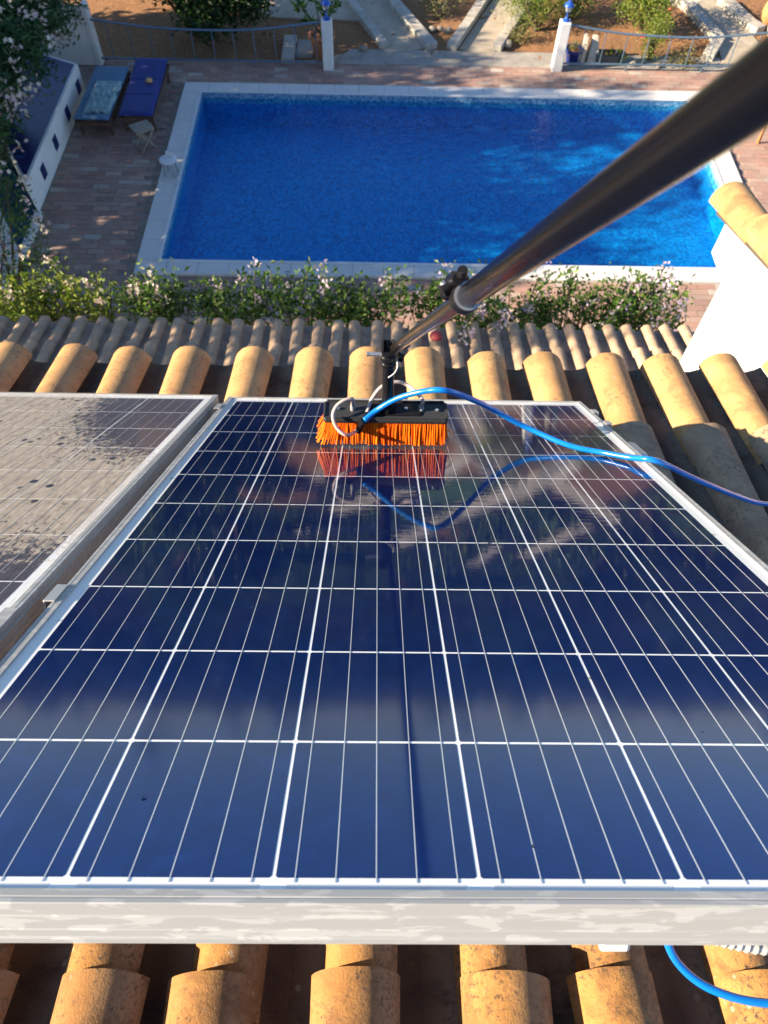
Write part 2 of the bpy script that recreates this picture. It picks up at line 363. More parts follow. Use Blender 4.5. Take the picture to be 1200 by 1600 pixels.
# ------------------------------------------------------------------ mesh helpers
class MB:
    def __init__(s): s.v = []; s.f = []; s.uv = None
    def add(s, vs, fs):
        b = len(s.v); s.v += [tuple(v) for v in vs]; s.f += [tuple(i+b for i in f) for f in fs]
        return s
    def box(s, c, d, rot=None):
        h = [x/2 for x in d]; m = rot.to_matrix() if isinstance(rot, Euler) else rot
        vs = []
        for z in (-1, 1):
            for x, y in ((-1, -1), (1, -1), (1, 1), (-1, 1)):
                p = Vector((x*h[0], y*h[1], z*h[2]))
                if m: p = m @ p
                vs.append(p+Vector(c))
        return s.add(vs, [(3, 2, 1, 0), (4, 5, 6, 7), (0, 1, 5, 4), (1, 2, 6, 5), (2, 3, 7, 6), (3, 0, 4, 7)])
    def beam(s, a, b, w, h):
        a, b = Vector(a), Vector(b); d = b-a
        q = d.to_track_quat('X', 'Z').to_matrix()
        return s.box((a+b)/2, (d.length, w, h), q)
    def tube(s, pts, r, seg=10, cap=True, squash=None):
        pts = [Vector(p) for p in pts]; n = len(pts)
        rs = r if hasattr(r, '__len__') else [r]*n
        up = Vector((0, 0, 1)); prev = None; vs = []
        for i, p in enumerate(pts):
            d = (pts[min(i+1, n-1)]-pts[max(i-1, 0)]).normalized()
            if prev is None:
                a = d.cross(up)
                if a.length < 1e-3: a = d.cross(Vector((0, 1, 0)))
            else: a = prev-d*prev.dot(d)
            a.normalize(); prev = a.copy(); b = d.cross(a)
            for k in range(seg):
                t = 2*math.pi*k/seg
                vs.append(p+(a*math.cos(t)+b*math.sin(t))*rs[i])
        fs = []
        for i in range(n-1):
            for k in range(seg):
                k2 = (k+1) % seg
                fs.append((i*seg+k, i*seg+k2, (i+1)*seg+k2, (i+1)*seg+k))
        if cap: fs.append(tuple(range(seg))[::-1]); fs.append(tuple((n-1)*seg+k for k in range(seg)))
        return s.add(vs, fs)
    def lathe(s, prof, c=(0, 0, 0), seg=20, axis=None):
        m = Vector(axis).to_track_quat('Z', 'Y').to_matrix() if axis else Matrix.Identity(3)
        vs = []
        for r, z in prof:
            for k in range(seg):
                t = 2*math.pi*k/seg
                vs.append(m @ Vector((r*math.cos(t), r*math.sin(t), z))+Vector(c))
        fs = []
        for i in range(len(prof)-1):
            for k in range(seg):
                k2 = (k+1) % seg; fs.append((i*seg+k, i*seg+k2, (i+1)*seg+k2, (i+1)*seg+k))
        if prof[0][0] > 1e-4: fs.append(tuple(range(seg))[::-1])
        if prof[-1][0] > 1e-4: fs.append(tuple((len(prof)-1)*seg+k for k in range(seg)))
        return s.add(vs, fs)
    def prism(s, poly, z0, z1):
        n = len(poly); vs = [(x, y, z0) for x, y in poly]+[(x, y, z1) for x, y in poly]
        fs = [tuple(range(n))[::-1], tuple(range(n, 2*n))]+[(i, (i+1) % n, (i+1) % n+n, i+n) for i in range(n)]
        return s.add(vs, fs)
    def prism_x(s, poly, x0, x1):      # polygon in (y, z), extruded along x
        n = len(poly); vs = [(x0, y, z) for y, z in poly]+[(x1, y, z) for y, z in poly]
        fs = [tuple(range(n)), tuple(range(n, 2*n))[::-1]]+[(i, i+n, (i+1) % n+n, (i+1) % n) for i in range(n)]
        return s.add(vs, fs)
    def mesh(s, name, smooth=False):
        me = bpy.data.meshes.new(name); me.from_pydata([tuple(v) for v in s.v], [], s.f); me.update()
        bm = bmesh.new(); bm.from_mesh(me); bmesh.ops.recalc_face_normals(bm, faces=bm.faces); bm.to_mesh(me); bm.free()
        if smooth: me.polygons.foreach_set('use_smooth', [True]*len(me.polygons))
        if smooth == 'auto':
            try: me.set_sharp_from_angle(angle=R(40))
            except Exception: pass
        return me
    def build(s, name, mat, parent=None, smooth=False, loc=None, bevel=0, flat=False):
        if flat:
            me = bpy.data.meshes.new(name); me.from_pydata([tuple(v) for v in s.v], [], s.f); me.update()
        else: me = s.mesh(name, smooth)
        if mat: me.materials.append(mat)
        o = bpy.data.objects.new(name, me); C.objects.link(o)
        if parent: o.parent = parent
        if loc: o.location = loc
        if bevel:
            b = o.modifiers.new('bevel', 'BEVEL'); b.width = bevel; b.segments = 2; b.limit_method = 'ANGLE'
        return o
def link(name, me, parent=None, loc=(0, 0, 0), rot=None, scale=None):
    o = bpy.data.objects.new(name, me); C.objects.link(o); o.parent = parent; o.location = loc
    if rot is not None: o.rotation_euler = rot
    if scale: o.scale = scale
    return o
def empty(name, loc=(0, 0, 0), rot=(0, 0, 0)):
    o = bpy.data.objects.new(name, None); C.objects.link(o); o.location = loc; o.rotation_euler = rot
    o.empty_display_size = 0.1; return o
def tag(o, label=None, cat=None, group=None, kind=None):
    if label: o['label'] = label
    if cat: o['category'] = cat
    if group: o['group'] = group
    if kind: o['kind'] = kind
    return o
def copy_tree(o, parent=None):
    c = o.copy(); C.objects.link(c); c.parent = parent
    for ch in list(o.children): copy_tree(ch, c)
    return c
def spline(pts, n=8):
    P = [Vector(p) for p in pts]; P = [2*P[0]-P[1]]+P+[2*P[-1]-P[-2]]; out = []
    for i in range(1, len(P)-2):
        for k in range(n):
            t = k/n; a, b, c, d = P[i-1:i+3]
            out.append(0.5*((2*b)+(c-a)*t+(2*a-5*b+4*c-d)*t*t+(3*b-a-3*c+d)*t**3))
    out.append(P[-2]); return out
rnd = random.uniform

# ------------------------------------------------------------------ ground, terrace, pool
def struct(o): o['kind'] = 'structure'; return o
PX0, PX1, PY0, PY1 = -3.55, 6.22, 9.66, 14.66        # pool inner
CX0, CX1, CY0, CY1 = -3.93, 6.64, 9.34, 15.02        # coping outer
g = MB()
def ring(mb, X0, X1, Y0, Y1, x0, x1, y0, y1, z):
    for a in ((X0, X1, Y0, y0), (X0, X1, y1, Y1), (X0, x0, y0, y1), (x1, X1, y0, y1)):
        mb.add([(a[0], a[2], z), (a[1], a[2], z), (a[1], a[3], z), (a[0], a[3], z)], [(0, 1, 2, 3)])
ring(g, -700, 700, -300, 900, -60, 60, -20, 60, -0.06)
struct(g.build('ground', M['land']))
M['cover'] = simple('dark_ground_cover', (0.020, 0.028, 0.012), 0.95, 0, 0.5, 1.5, 0.8, 8)
g = MB(); g.add([(-59, 21.6, -.02), (59, 21.6, -.02), (59, 59, -.02), (-59, 59, -.02)], [(0, 1, 2, 3)])
struct(g.build('scrub_ground', M['cover']))
g = MB(); ring(g, -60, 60, -20, 60, CX0+.1, CX1-.1, CY0+.1, CY1-.1, -0.052)
struct(g.build('garden_soil', M['soil']))
# undulating mulch surface close to the camera
def soilpatch(x0, x1, y0, y1, z, nx, ny):
    mb = MB(); vs = []
    for j in range(ny+1):
        for i in range(nx+1):
            x = x0+(x1-x0)*i/nx; y = y0+(y1-y0)*j/ny
            e = min(i, nx-i, j, ny-j)
            h = (0.03*noise.noise(Vector((x*2.2, y*2.2, 3)))+0.022*noise.noise(Vector((x*9, y*9, 0)))) if e else -0.02
            vs.append((x, y, z+h))
    mb.add(vs, [(j*(nx+1)+i, j*(nx+1)+i+1, (j+1)*(nx+1)+i+1, (j+1)*(nx+1)+i) for j in range(ny) for i in range(nx)])
    return mb
struct(soilpatch(-14, 16, 15.95, 22, 0.0, 300, 90).build('mulch_bed', M['soil'], smooth=True))
g = MB(); ring(g, -9.0, 9.4, 6.6, 15.9, CX0+.05, CX1-.05, CY0+.05, CY1-.05, -0.012)
terrace = struct(g.build('terrace', M['joint']))
PL, PW, PG = 0.29, 0.125, 0.007
def inside(x, y):
    if CX0-0.0 < x+PL and x < CX1 and CY0 < y+PW and y < CY1: return True
    if x < -5.82 and y > 9.0: return True
    return False
near = []; far = []
row = 0; y = 7.2
while y < 15.85:
    x = -9.0+(row % 2)*PL/2
    while x < 9.1:
        if not inside(x, y):
            near.append((x, y)) if (-5.82 <= x < -3.95 and 8.75 < y < 14.4) else far.append((x, y))
        x += PL
    y += PW; row += 1
near.sort(key=lambda p: p[1]); far += near[295:]; near = near[:295]
pm = [MB().box((PL/2, PW/2, 0), (PL-PG, PW-PG, 0.03)).mesh('paver') for _ in range(1)]
pm[0].materials.append(M['paver'])
for x, y in near:
    link('paver', pm[0], terrace, (x+rnd(-.002, .002), y+rnd(-.002, .002), -0.013+rnd(-.003, .003)), (rnd(-.012, .012), rnd(-.006, .006), rnd(-.008, .008)))
mb = MB()
for x, y in far:
    mb.box((x+PL/2, y+PW/2, -0.013+rnd(-.003, .003)), (PL-PG, PW-PG, 0.03), Euler((rnd(-.01, .01), rnd(-.005, .005), rnd(-.006, .006))))
p_ = mb.build('paver_field', M['paver'], terrace); p_['kind'] = 'stuff'
# worn concrete apron beyond the terrace
mb = MB().prism([(-0.95, 15.9), (7.3, 15.9), (7.3, 16.42), (3.75, 16.50), (-0.62, 16.50), (-0.80, 16.25)], -0.03, 0.016)
struct(mb.build('apron_path', M['slab'], bevel=0.01))
mb = MB().prism([(-1.75, 15.9), (-0.95, 15.9), (-0.80, 16.3), (-1.2, 16.1)], -0.03, 0.012)
struct(mb.build('mortar_patch', M['concrete']))

basin = struct(empty('pool_basin', (1.3, 12.1, 0)))
def rel(mb, name, mat, parent, **k):
    o = mb.build(name, mat, parent, **k); o.location = -parent.location; return o
D = -0.60
mb = MB(); mb.add([(PX0, PY0, D), (PX1, PY0, D), (PX1, PY1, D), (PX0, PY1, D)], [(0, 1, 2, 3)])
o = rel(mb, 'basin_floor', M['mosaic'], basin)
mb = MB()
cs = [(PX0, PY0), (PX1, PY0), (PX1, PY1), (PX0, PY1)]
for i in range(4):
    a, b = cs[i], cs[(i+1) % 4]
    mb.add([(*a, D), (*b, D), (*b, -0.17), (*a, -0.17)], [(0, 1, 2, 3)])
rel(mb, 'basin_wall', M['mosaic'], basin)
mb = MB()
for i in range(4):
    a, b = cs[i], cs[(i+1) % 4]
    mb.add([(*a, -0.17), (*b, -0.17), (*b, 0.03), (*a, 0.03)], [(0, 1, 2, 3)])
rel(mb, 'waterline_band', M['mosaic_line'], basin)
# coping stones, one by one
def coping_run(a, b, w, inward):
    a, b = Vector(a), Vector(b); L = (b-a).length; n = max(1, round(L/0.5)); d = (b-a)/n; dn = d.normalized()
    ang = math.atan2(d.y, d.x)
    me = MB().box((0, 0, 0), (d.length-0.004, w, 0.07)).mesh('coping_stone'); me.materials.append(M['coping'])
    for i in range(n):
        c = a+d*(i+0.5)+Vector(inward)*w/2
        o = link('coping_stone', me, basin, (c.x-1.3, c.y-12.1, 0.012+rnd(-.001, .001)), (0, 0, ang+rnd(-.001, .001)))
        bv = o.modifiers.new('bevel', 'BEVEL'); bv.width = 0.009; bv.segments = 2
wS = PY0-CY0
coping_run((CX0, CY0), (CX1, CY0), wS-.003, (0, 1))
coping_run((CX0, CY1), (CX1, CY1), CY1-PY1-.003, (0, -1))
coping_run((CX0, PY0), (CX0, PY1), PX0-CX0-.003, (1, 0))
coping_run((CX1, PY0), (CX1, PY1), CX1-PX1-.003, (-1, 0))
nose = MB()
for i in range(4):
    a, b = Vector(cs[i]), Vector(cs[(i+1) % 4]); d = (b-a).normalized(); n_ = Vector((d.y, -d.x))
    nose.beam((*(a+n_*0.02-d*0.0), 0.047), (*(b+n_*0.02), 0.047), 0.055, 0.022+0.002*(i % 2))
rel(nose, 'coping_nosing', M['plasticwhite'], basin, bevel=0.006)
mb = MB(); mb.add([(PX0-.002, PY0-.002, -0.07), (PX1, PY0-.002, -0.07), (PX1, PY1, -0.07), (PX0-.002, PY1, -0.07)], [(0, 1, 2, 3)])
struct(mb.build('pool_water', M['water'], flat=True))

# ------------------------------------------------------------------ garden paths and kerbs
M['pale'] = conc('pale_gravel_path', (0.58, 0.52, 0.43), (0.74, 0.68, 0.58), 5)
def path(pts, w, z=0.03, name='garden_path', mat='concrete'):
    pts = [Vector(p) for p in pts]; L = []; Rr = []
    for i, p in enumerate(pts):
        d = (pts[min(i+1, len(pts)-1)]-pts[max(i-1, 0)]).normalized(); n = Vector((-d.y, d.x))
        L.append(p+n*w/2); Rr.append(p-n*w/2)
    mb = MB().prism([tuple(p) for p in L]+[tuple(p) for p in Rr[::-1]], -0.05, z)
    return struct(mb.build(name, M[mat]))
kl = ['white kerb along left side of the left garden path', 'white kerb between left garden path and the dry shrub bed', 'pale kerb right of the dry shrub bed',
      'short pale kerb beside the feathery yellow-green bush', 'rough white kerb right of the red-flowered bush', 'wide white kerb at the top right corner', 'whitewashed kerb running across the top right garden corner']
def kerb(pts, w, h, label):
    root = tag(empty('kerb', (*pts[0], 0)), label, 'kerb', 'whitewashed kerbs edging the garden paths')
    bx, by = pts[0]
    for i in range(len(pts)-1):
        a, b = Vector(pts[i]), Vector(pts[i+1]); L = (b-a).length; n = max(1, round(L/0.55))
        for k in range(n):
            p, q = a.lerp(b, k/n), a.lerp(b, (k+1)/n); e = (q-p).normalized()*0.004
            mb = MB().beam((p.x+e.x-bx, p.y+e.y-by, h/2-.02+rnd(-.004, .004)), (q.x-e.x-bx, q.y-e.y-by, h/2-.02+rnd(-.004, .004)), w*rnd(.96, 1.03), h+.04)
            mb.build('kerb_block', M['kerb'], root, bevel=0.012)
    return root
path([(0.62, 16.45), (-0.1, 18.3), (-1.9, 23)], 1.0, 0.024)
path([(2.05, 16.45), (2.75, 18.2), (4.4, 22.0), (5.6, 25)], 0.74, 0.02)
path([(7.75, 15.9), (7.85, 17.0), (7.5, 18.8), (7.2, 19.1)], 0.95, 0.026)
path([(7.4, 18.9), (6.2, 20.0), (5.75, 22), (5.1, 23.5), (2.4, 28.7), (1, 33)], 0.95, 0.028, mat='pale')
path([(10.5, 17.0), (7.9, 16.5)], 0.9, 0.022)
path([(-4.5, 18.9), (-2.2, 18.35), (-.4, 18.3)], 1.2, 0.033)
path([(-1.5, 26.5), (0.6, 24.1), (2.2, 21.8), (2.7, 20)], 0.7, 0.021, mat='pale')
path([(5.9, 22.3), (8.0, 25.2), (10, 28)], .6, 0.02, mat='pale')
path([(8.9, 28.5), (7.5, 35.3)], .8, 0.02, mat='pale')
path([(5.8, 32.8), (5.3, 37.5)], .7, 0.02, mat='pale')
path([(-3.5, 30.3), (-1.0, 29.3), (2, 29.4)], .7, 0.021, mat='pale')
for bx, by, nm in ((-3.5, 24.0, 'left'), (7.8, 23.2, 'right'), (4.2, 31, 'mid')):
    pts = [(bx+1.5*(1+.25*math.sin(3*k))*math.cos(k*math.pi/6), by+1.7*(1+.2*math.cos(2.3*k))*math.sin(k*math.pi/6)) for k in range(12)]
    struct(MB().prism(pts, -.05, .012).build('mulch_patch', M['soil']))
kerb([(0.10, 16.56), (-0.32, 17.6), (-0.70, 18.55)], 0.20, 0.12, kl[0])
kerb([(1.12, 16.53), (0.66, 17.6), (0.20, 18.7), (-1.3, 23)], 0.26, 0.14, kl[1])
kerb([(1.53, 16.53), (1.98, 17.65), (2.40, 18.75), (3.9, 22)], 0.22, 0.14, kl[2])
kerb([(2.50, 16.53), (2.97, 17.65), (3.5, 18.9)], 0.20, 0.13, kl[3])
kerb([(6.98, 16.30), (7.40, 17.05), (7.30, 17.6), (7.0, 18.7), (5.7, 19.9), (5.25, 21.9), (4.6, 23.3)], 0.24, 0.15, kl[4])
kerb([(7.95, 18.9), (8.28, 17.75), (8.45, 17.50)], 0.30, 0.15, kl[5])
kerb([(8.62, 17.48), (9.6, 17.6), (10.6, 17.8)], 0.24, 0.15, kl[6])

# ------------------------------------------------------------------ vegetation helpers
def leafmesh(mb, p, size, dirv=None, aspect=0.45, droop=0.25):
    d = dirv or Vector((rnd(-1, 1), rnd(-1, 1), rnd(-0.4, 0.9)))
    d = d.normalized(); s = d.cross(Vector((rnd(-1, 1), rnd(-1, 1), rnd(-1, 1))))
    if s.length < 1e-3: s = Vector((1, 0, 0))
    s.normalize(); n = s.cross(d)
    L = size; w = size*aspect
    a = p; b = p+d*L*.5+s*w*.5+n*L*.06; c = p+d*L-n*L*droop*.6; e = p+d*L*.5-s*w*.5+n*L*.06
    mb.add([a, b, c, e], [(0, 1, 2, 3)])
def clump_crown(mb, blobs, n, size, aspect=0.45, clump=0.18, per=9, shell=0.5):
    tot = sum(b[3]*b[4]*b[5] for b in blobs)
    for cx, cy, cz, rx, ry, rz in blobs:
        k = int(n*(rx*ry*rz)/tot/per)
        for _ in range(max(1, k)):
            v = Vector((random.gauss(0, 1), random.gauss(0, 1), random.gauss(0, 1))).normalized()
            r = (shell+(1-shell)*random.random()**0.6)*(0.82+0.30*noise.noise(Vector((v.x*2+cx, v.y*2+cy, v.z*2+cz))))
            c = Vector((cx+v.x*rx*r, cy+v.y*ry*r, cz+v.z*rz*r))
            for _ in range(per):
                q = c+Vector((random.gauss(0, 1), random.gauss(0, 1), random.gauss(0, 1)))*clump*0.6
                leafmesh(mb, q, size*rnd(.6, 1.3), None, aspect)
def flower_cluster(mb, c, r, n=9, size=0.035):
    for _ in range(n):
        q = c+Vector((random.gauss(0, 1), random.gauss(0, 1), random.gauss(0, 1)))*r*.5
        ax = Vector((rnd(-1, 1), rnd(-1, 1), rnd(.0, 1))).normalized(); u = ax.orthogonal().normalized(); w = ax.cross(u)
        vs = [q]
        for k in range(10):
            a = k*math.pi/5; rr = size*(1 if k % 2 == 0 else .5)
            vs.append(q+(u*math.cos(a)+w*math.sin(a))*rr+ax*size*.35)
        mb.add(vs, [(0, k, k+1) for k in range(1, 10)]+[(0, 10, 1)])
def limbs(mb, base, tips, r0, r1=0.01, split=0.4):
    base = Vector(base)
    for t in tips:
        t = Vector(t); m = base.lerp(t, .5)+Vector((rnd(-1, 1), rnd(-1, 1), rnd(0, 1)))*(t-base).length*.10
        pts = spline([base, m, t], 5); n = len(pts)
        mb.tube(pts, [r0*(1-i/(n-1))+r1*i/(n-1) for i in range(n)], 7)
def bush(name, label, cat, base, blobs, n, size, mat, group=None, aspect=.45, trunk=0.03, flowers=None, clump=.15, bark='bark', shell=.5):
    root = tag(empty(name, base), label, cat, group); bx, by, bz = base
    B = [(a-bx, b-by, c-bz, d, e, f) for a, b, c, d, e, f in blobs]
    mb = MB(); clump_crown(mb, B, n, size, aspect, clump, shell=shell)
    mb.build('foliage', mat, root, flat=True)['kind'] = 'stuff'
    st = MB()
    limbs(st, (0, 0, -.03), [(b[0]+rnd(-.5, .5)*b[3], b[1]+rnd(-.5, .5)*b[4], b[2]+.3*b[5]) for b in B for _ in range(3)], trunk, trunk*.25)
    st.build('trunk' if cat == 'tree' else 'stem', M[bark], root, smooth=True)
    if flowers:
        fm, cnt, fs, rr, top = flowers
        fb = MB()
        for _ in range(cnt):
            b = random.choice(B); v = Vector((random.gauss(0, 1), random.gauss(0, 1), random.gauss(0, 1)+top)).normalized()
            flower_cluster(fb, Vector((b[0]+v.x*b[3]*1.05, b[1]+v.y*b[4]*1.05, b[2]+v.z*b[5]*1.08)), rr, 8, fs)
        fb.build('flowers', M[fm], root, flat=True)['kind'] = 'stuff'
    return root

# ------------------------------------------------------------------ garden plants
bush('dark_tree', 'dark glossy citrus-like tree behind the railing above the loungers', 'tree', (-3.9, 16.9, 0),
     [(-3.9, 16.9, 1.35, .95, .85, .75), (-3.1, 16.8, 1.1, .7, .6, .6), (-4.5, 17.1, 1.2, .7, .6, .6), (-2.6, 17.6, 1.5, .7, .6, .6), (-3.5, 16.35, .65, .75, .35, .45), (-2.7, 16.6, .9, .55, .45, .5), (-4.6, 17.9, 1.6, .9, .9, .7)],
     19000, .125, M['leaf_dark'], trunk=.05, clump=.2, shell=.3)
bush('feathery_bush', 'feathery yellow-green bush at the path edge left of the right lantern post', 'bush', (3.45, 17.4, 0),
     [(3.3, 17.5, .45, .55, .5, .42), (3.0, 18.0, .5, .5, .5, .4), (3.9, 17.7, .4, .4, .4, .35)], 3600, .06, M['leaf_yel'], 'garden bushes', aspect=.3)
bush('round_bush', 'bigger green bush right behind the right lantern post', 'bush', (4.3, 18.0, 0),
     [(4.3, 18.0, .55, .55, .5, .5), (4.7, 18.4, .6, .5, .5, .5), (3.9, 18.5, .7, .5, .5, .5)], 3600, .06, M['leaf'], 'garden bushes')
bush('flowering_bush', 'tall bright green bush with red blooms in the right mulch bed', 'bush', (5.85, 17.3, 0),
     [(5.85, 17.3, .55, .5, .45, .55), (6.0, 17.8, .75, .55, .5, .5), (5.5, 17.7, .6, .4, .4, .45)], 4600, .065, M['leaf_yel'], 'garden bushes', flowers=('flower_red', 7, .03, .05, .2))
bush('low_bush', 'narrow light green shrub rising through the right railing', 'bush', (5.75, 16.25, 0),
     [(5.75, 16.3, .32, .26, .2, .34), (5.85, 16.6, .5, .28, .25, .3)], 1500, .05, M['leaf_yel'], 'garden bushes')
bush('dry_shrub', 'small dry olive shrub in the mulch between two kerbs', 'shrub', (1.3, 17.9, 0),
     [(1.3, 17.9, .25, .28, .28, .22), (1.75, 18.3, .2, .22, .2, .2), (1.1, 18.3, .25, .25, .25, .22)], 800, .05, M['leaf_dry'], trunk=.012)
bush('ground_plant', 'low yellowish plant spreading along the foot of the right railing', 'shrub', (6.45, 16.1, 0),
     [(6.45, 16.1, .10, .42, .12, .13)], 700, .05, M['leaf_dry'], trunk=.008)
bush('grey_shrub', 'grey-green low shrub at the mulch edge left of the right lantern post', 'shrub', (2.95, 16.9, 0),
     [(3.0, 16.95, .12, .28, .2, .14)], 500, .05, M['leaf_dry'], trunk=.008)
# agave-like tuft
root = tag(empty('spiky_plant', (5.0, 16.15, 0)), 'spiky green tuft beside the dark trough behind the railing', 'plant')
mb = MB()
for i in range(26):
    a = rnd(0, 6.28); d = Vector((math.cos(a)*.5, math.sin(a)*.5, rnd(.6, 1.2))).normalized(); L = rnd(.22, .36)
    s = d.cross(Vector((0, 0, 1))).normalized()*.014; p = Vector((math.cos(a)*.04, math.sin(a)*.04, 0))
    m = p+d*L*.6; e = p+d*L+Vector((d.x, d.y, -.3))*L*.25
    mb.add([p-s, p+s, m+s, e, m-s], [(0, 1, 2, 3, 4)])
mb.build('leaves', M['leaf_yel'], root, flat=True)
# rocks
for x, y, r, lb in ((1.15, 17.35, .09, 'small dark rock under the dry shrub'), (1.5, 17.3, .10, 'pale rock at right foot of the dry shrub'), (1.32, 17.4, .08, 'black stone tucked under the dry shrub middle'),
                    (2.75, 16.75, .12, 'grey rock by the short pale kerb'), (5.35, 16.05, .10, 'rounded dark rock right of the spiky tuft'), (5.9, 16.0, .08, 'small pale rock at the foot of the narrow shrub'), (-.35, 16.45, .1, 'dark rock right of the terracotta pot')):
    bm = bmesh.new(); bmesh.ops.create_icosphere(bm, subdivisions=2, radius=r)
    for v in bm.verts: v.co *= 1+.35*noise.noise(v.co*9+Vector((x*7, y, 0))); v.co.z *= .65
    me = bpy.data.meshes.new('rock'); bm.to_mesh(me); bm.free(); me.materials.append(M['rock'])
    tag(link('rock', me, None, (x, y, r*.4)), lb, 'rock', 'rocks in the garden beds')

# ------------------------------------------------------------------ lantern posts, railings
def post(x, y, label):
    root = tag(empty('lantern_post', (x, y, 0)), label, 'post', 'white posts with blue lanterns')
    MB().box((0, 0, .46), (.21, .21, .94)).build('column', M['white'], root, bevel=.018)
    lan = MB().lathe([(.075, .93), (.075, .95), (.045, .965), (.022, .99), (.016, 1.06), (.03, 1.075), (.045, 1.08)], seg=14).build('lantern_stem', M['lampblue'], root, smooth='auto')
    MB().lathe([(.035, 1.08), (.055, 1.12), (.066, 1.17), (.062, 1.20)], seg=14).build('lantern_glass', M['glass'], lan, smooth=True)
    MB().lathe([(.012, 1.08), (.016, 1.12), (.010, 1.16)], seg=8).build('bulb', M['plasticwhite'], lan, smooth=True)
    MB().lathe([(.10, 1.195), (.098, 1.21), (.07, 1.245), (.03, 1.27), (.015, 1.29), (.018, 1.30), (.0, 1.315)], seg=14).build('lantern_hood', M['lampblue'], lan, smooth='auto')
    return root
post(-1.06, 15.72, 'white lantern post left of the terrace opening, in front of terracotta pot')
post(3.70, 15.84, 'sunlit white lantern post right of the terrace opening, by cobalt pot')
def railing(top, bot, n, skip, label, foot):
    x0, y0 = top[0][0], top[0][1]
    root = tag(empty('railing', (x0, y0, 0)), label, 'railing', 'blue-grey iron railings behind the pool')
    T = spline([(a-x0, b-y0, c) for a, b, c in top], 8); Bt = [(bot[0]-x0, 0, bot[2]), (bot[1]-x0, 0, bot[2])]
    MB().tube(T, .022, 8).build('top_rail', M['rail'], root, smooth=True)
    MB().beam(Bt[0], Bt[1], .03, .03).build('bottom_rail', M['rail'], root)
    for i in range(n):
        x = Bt[0][0]+(Bt[1][0]-Bt[0][0])*(i+.7)/n
        zt = min(T, key=lambda p: abs(p.x-x)).z
        MB().beam((x, 0, bot[2]), (x, 0, zt-.01), .016, .016).build('baluster', M['rail'], root)
    for x in foot:
        MB().beam((x-x0, 0, -.02), (x-x0, 0, bot[2]), .022, .022).build('foot', M['rail'], root)
railing([(3.81, 15.84, .86), (4.3, 15.84, .79), (5.04, 15.84, .71), (6.42, 15.84, .67), (7.8, 15.84, .78), (9.2, 15.84, .92)], (3.81, 9.2, .13), 12, [], 'sunlit sagging railing right of the sunlit lantern post', (5.15, 6.75, 8.3))
railing([(-5.75, 15.72, .84), (-4.4, 15.72, .71), (-3.1, 15.72, .69), (-2.2, 15.72, .745), (-1.17, 15.72, .88)], (-5.75, -1.17, .12), 11, [], 'shaded sagging railing behind the two loungers', (-4.7, -2.6))

# pots
def pot(x, y, r, h, m, label, plant, rim=.05):
    root = tag(empty('plant_pot', (x, y, 0)), label, 'plant pot')
    MB().lathe([(r*.68, 0), (r*.95, h*.8), (r*1.0, h-rim), (r*1.12, h-rim), (r*1.14, h), (r*.95, h), (r*.9, h-.06), (.0, h-.07)], seg=22).build('pot_body', M[m], root, smooth='auto')
    MB().lathe([(r*.92, h-.055), (0, h-.045)], seg=16).build('potting_soil', M['soil'], root)
    if plant: plant(root, h)
    return root
def bigleaf(root, h):
    st = MB(); lf = MB()
    for i in range(9):
        a = i*.7+rnd(-.3, .3); t = Vector((math.cos(a)*rnd(.12, .50), math.sin(a)*rnd(.1, .35), h+rnd(.35, .62)))
        st.tube(spline([(0, 0, h-.05), (t.x*.4, t.y*.4, h+.18), t], 4), .012, 6)
        for _ in range(11):
            b = rnd(0, 6.28); d = Vector((math.cos(b), math.sin(b), rnd(.0, .9)))
            leafmesh(lf, t+Vector((0, 0, rnd(-.12, .02))), rnd(.17, .26), d, .32, .35)
    st.build('stems', M['stem'], root, smooth=True); lf.build('leaves', M['leaf'], root, flat=True)
def tuft(root, h):
    lf = MB(); st = MB()
    for i in range(4): st.tube([(0, 0, h-.06), (rnd(-.06, .06), rnd(-.06, .06), h+.12)], .006, 5)
    for _ in range(120): leafmesh(lf, Vector((rnd(-.1, .1), rnd(-.1, .1), h+rnd(-.04, .12))), .05)
    st.build('stems', M['stem'], root); lf.build('leaves', M['leaf_dry'], root, flat=True)
pot(-1.20, 16.15, .25, .46, 'terracotta', 'big terracotta pot with large-leaved plant behind the shaded lantern post', bigleaf)
pot(4.06, 16.12, .17, .30, 'bluepot', 'cobalt blue pot with small dry plant beside the sunlit lantern post', tuft)
root = tag(empty('trough', (4.78, 16.15, 0)), 'dark grey rectangular planting trough between cream stones and spiky tuft', 'trough')
tb = MB()
for c, d in (((0, -.14, .1), (.46, .02, .2)), ((0, .14, .1), (.46, .02, .2)), ((-.22, 0, .1), (.02, .26, .2)), ((.22, 0, .1), (.02, .26, .2)), ((0, 0, .01), (.42, .26, .02))): tb.box(c, d)
tb.build('trough_body', M['trough'], root)
MB().box((0, 0, .10), (.415, .255, .12)).build('potting_soil', M['soil'], root)
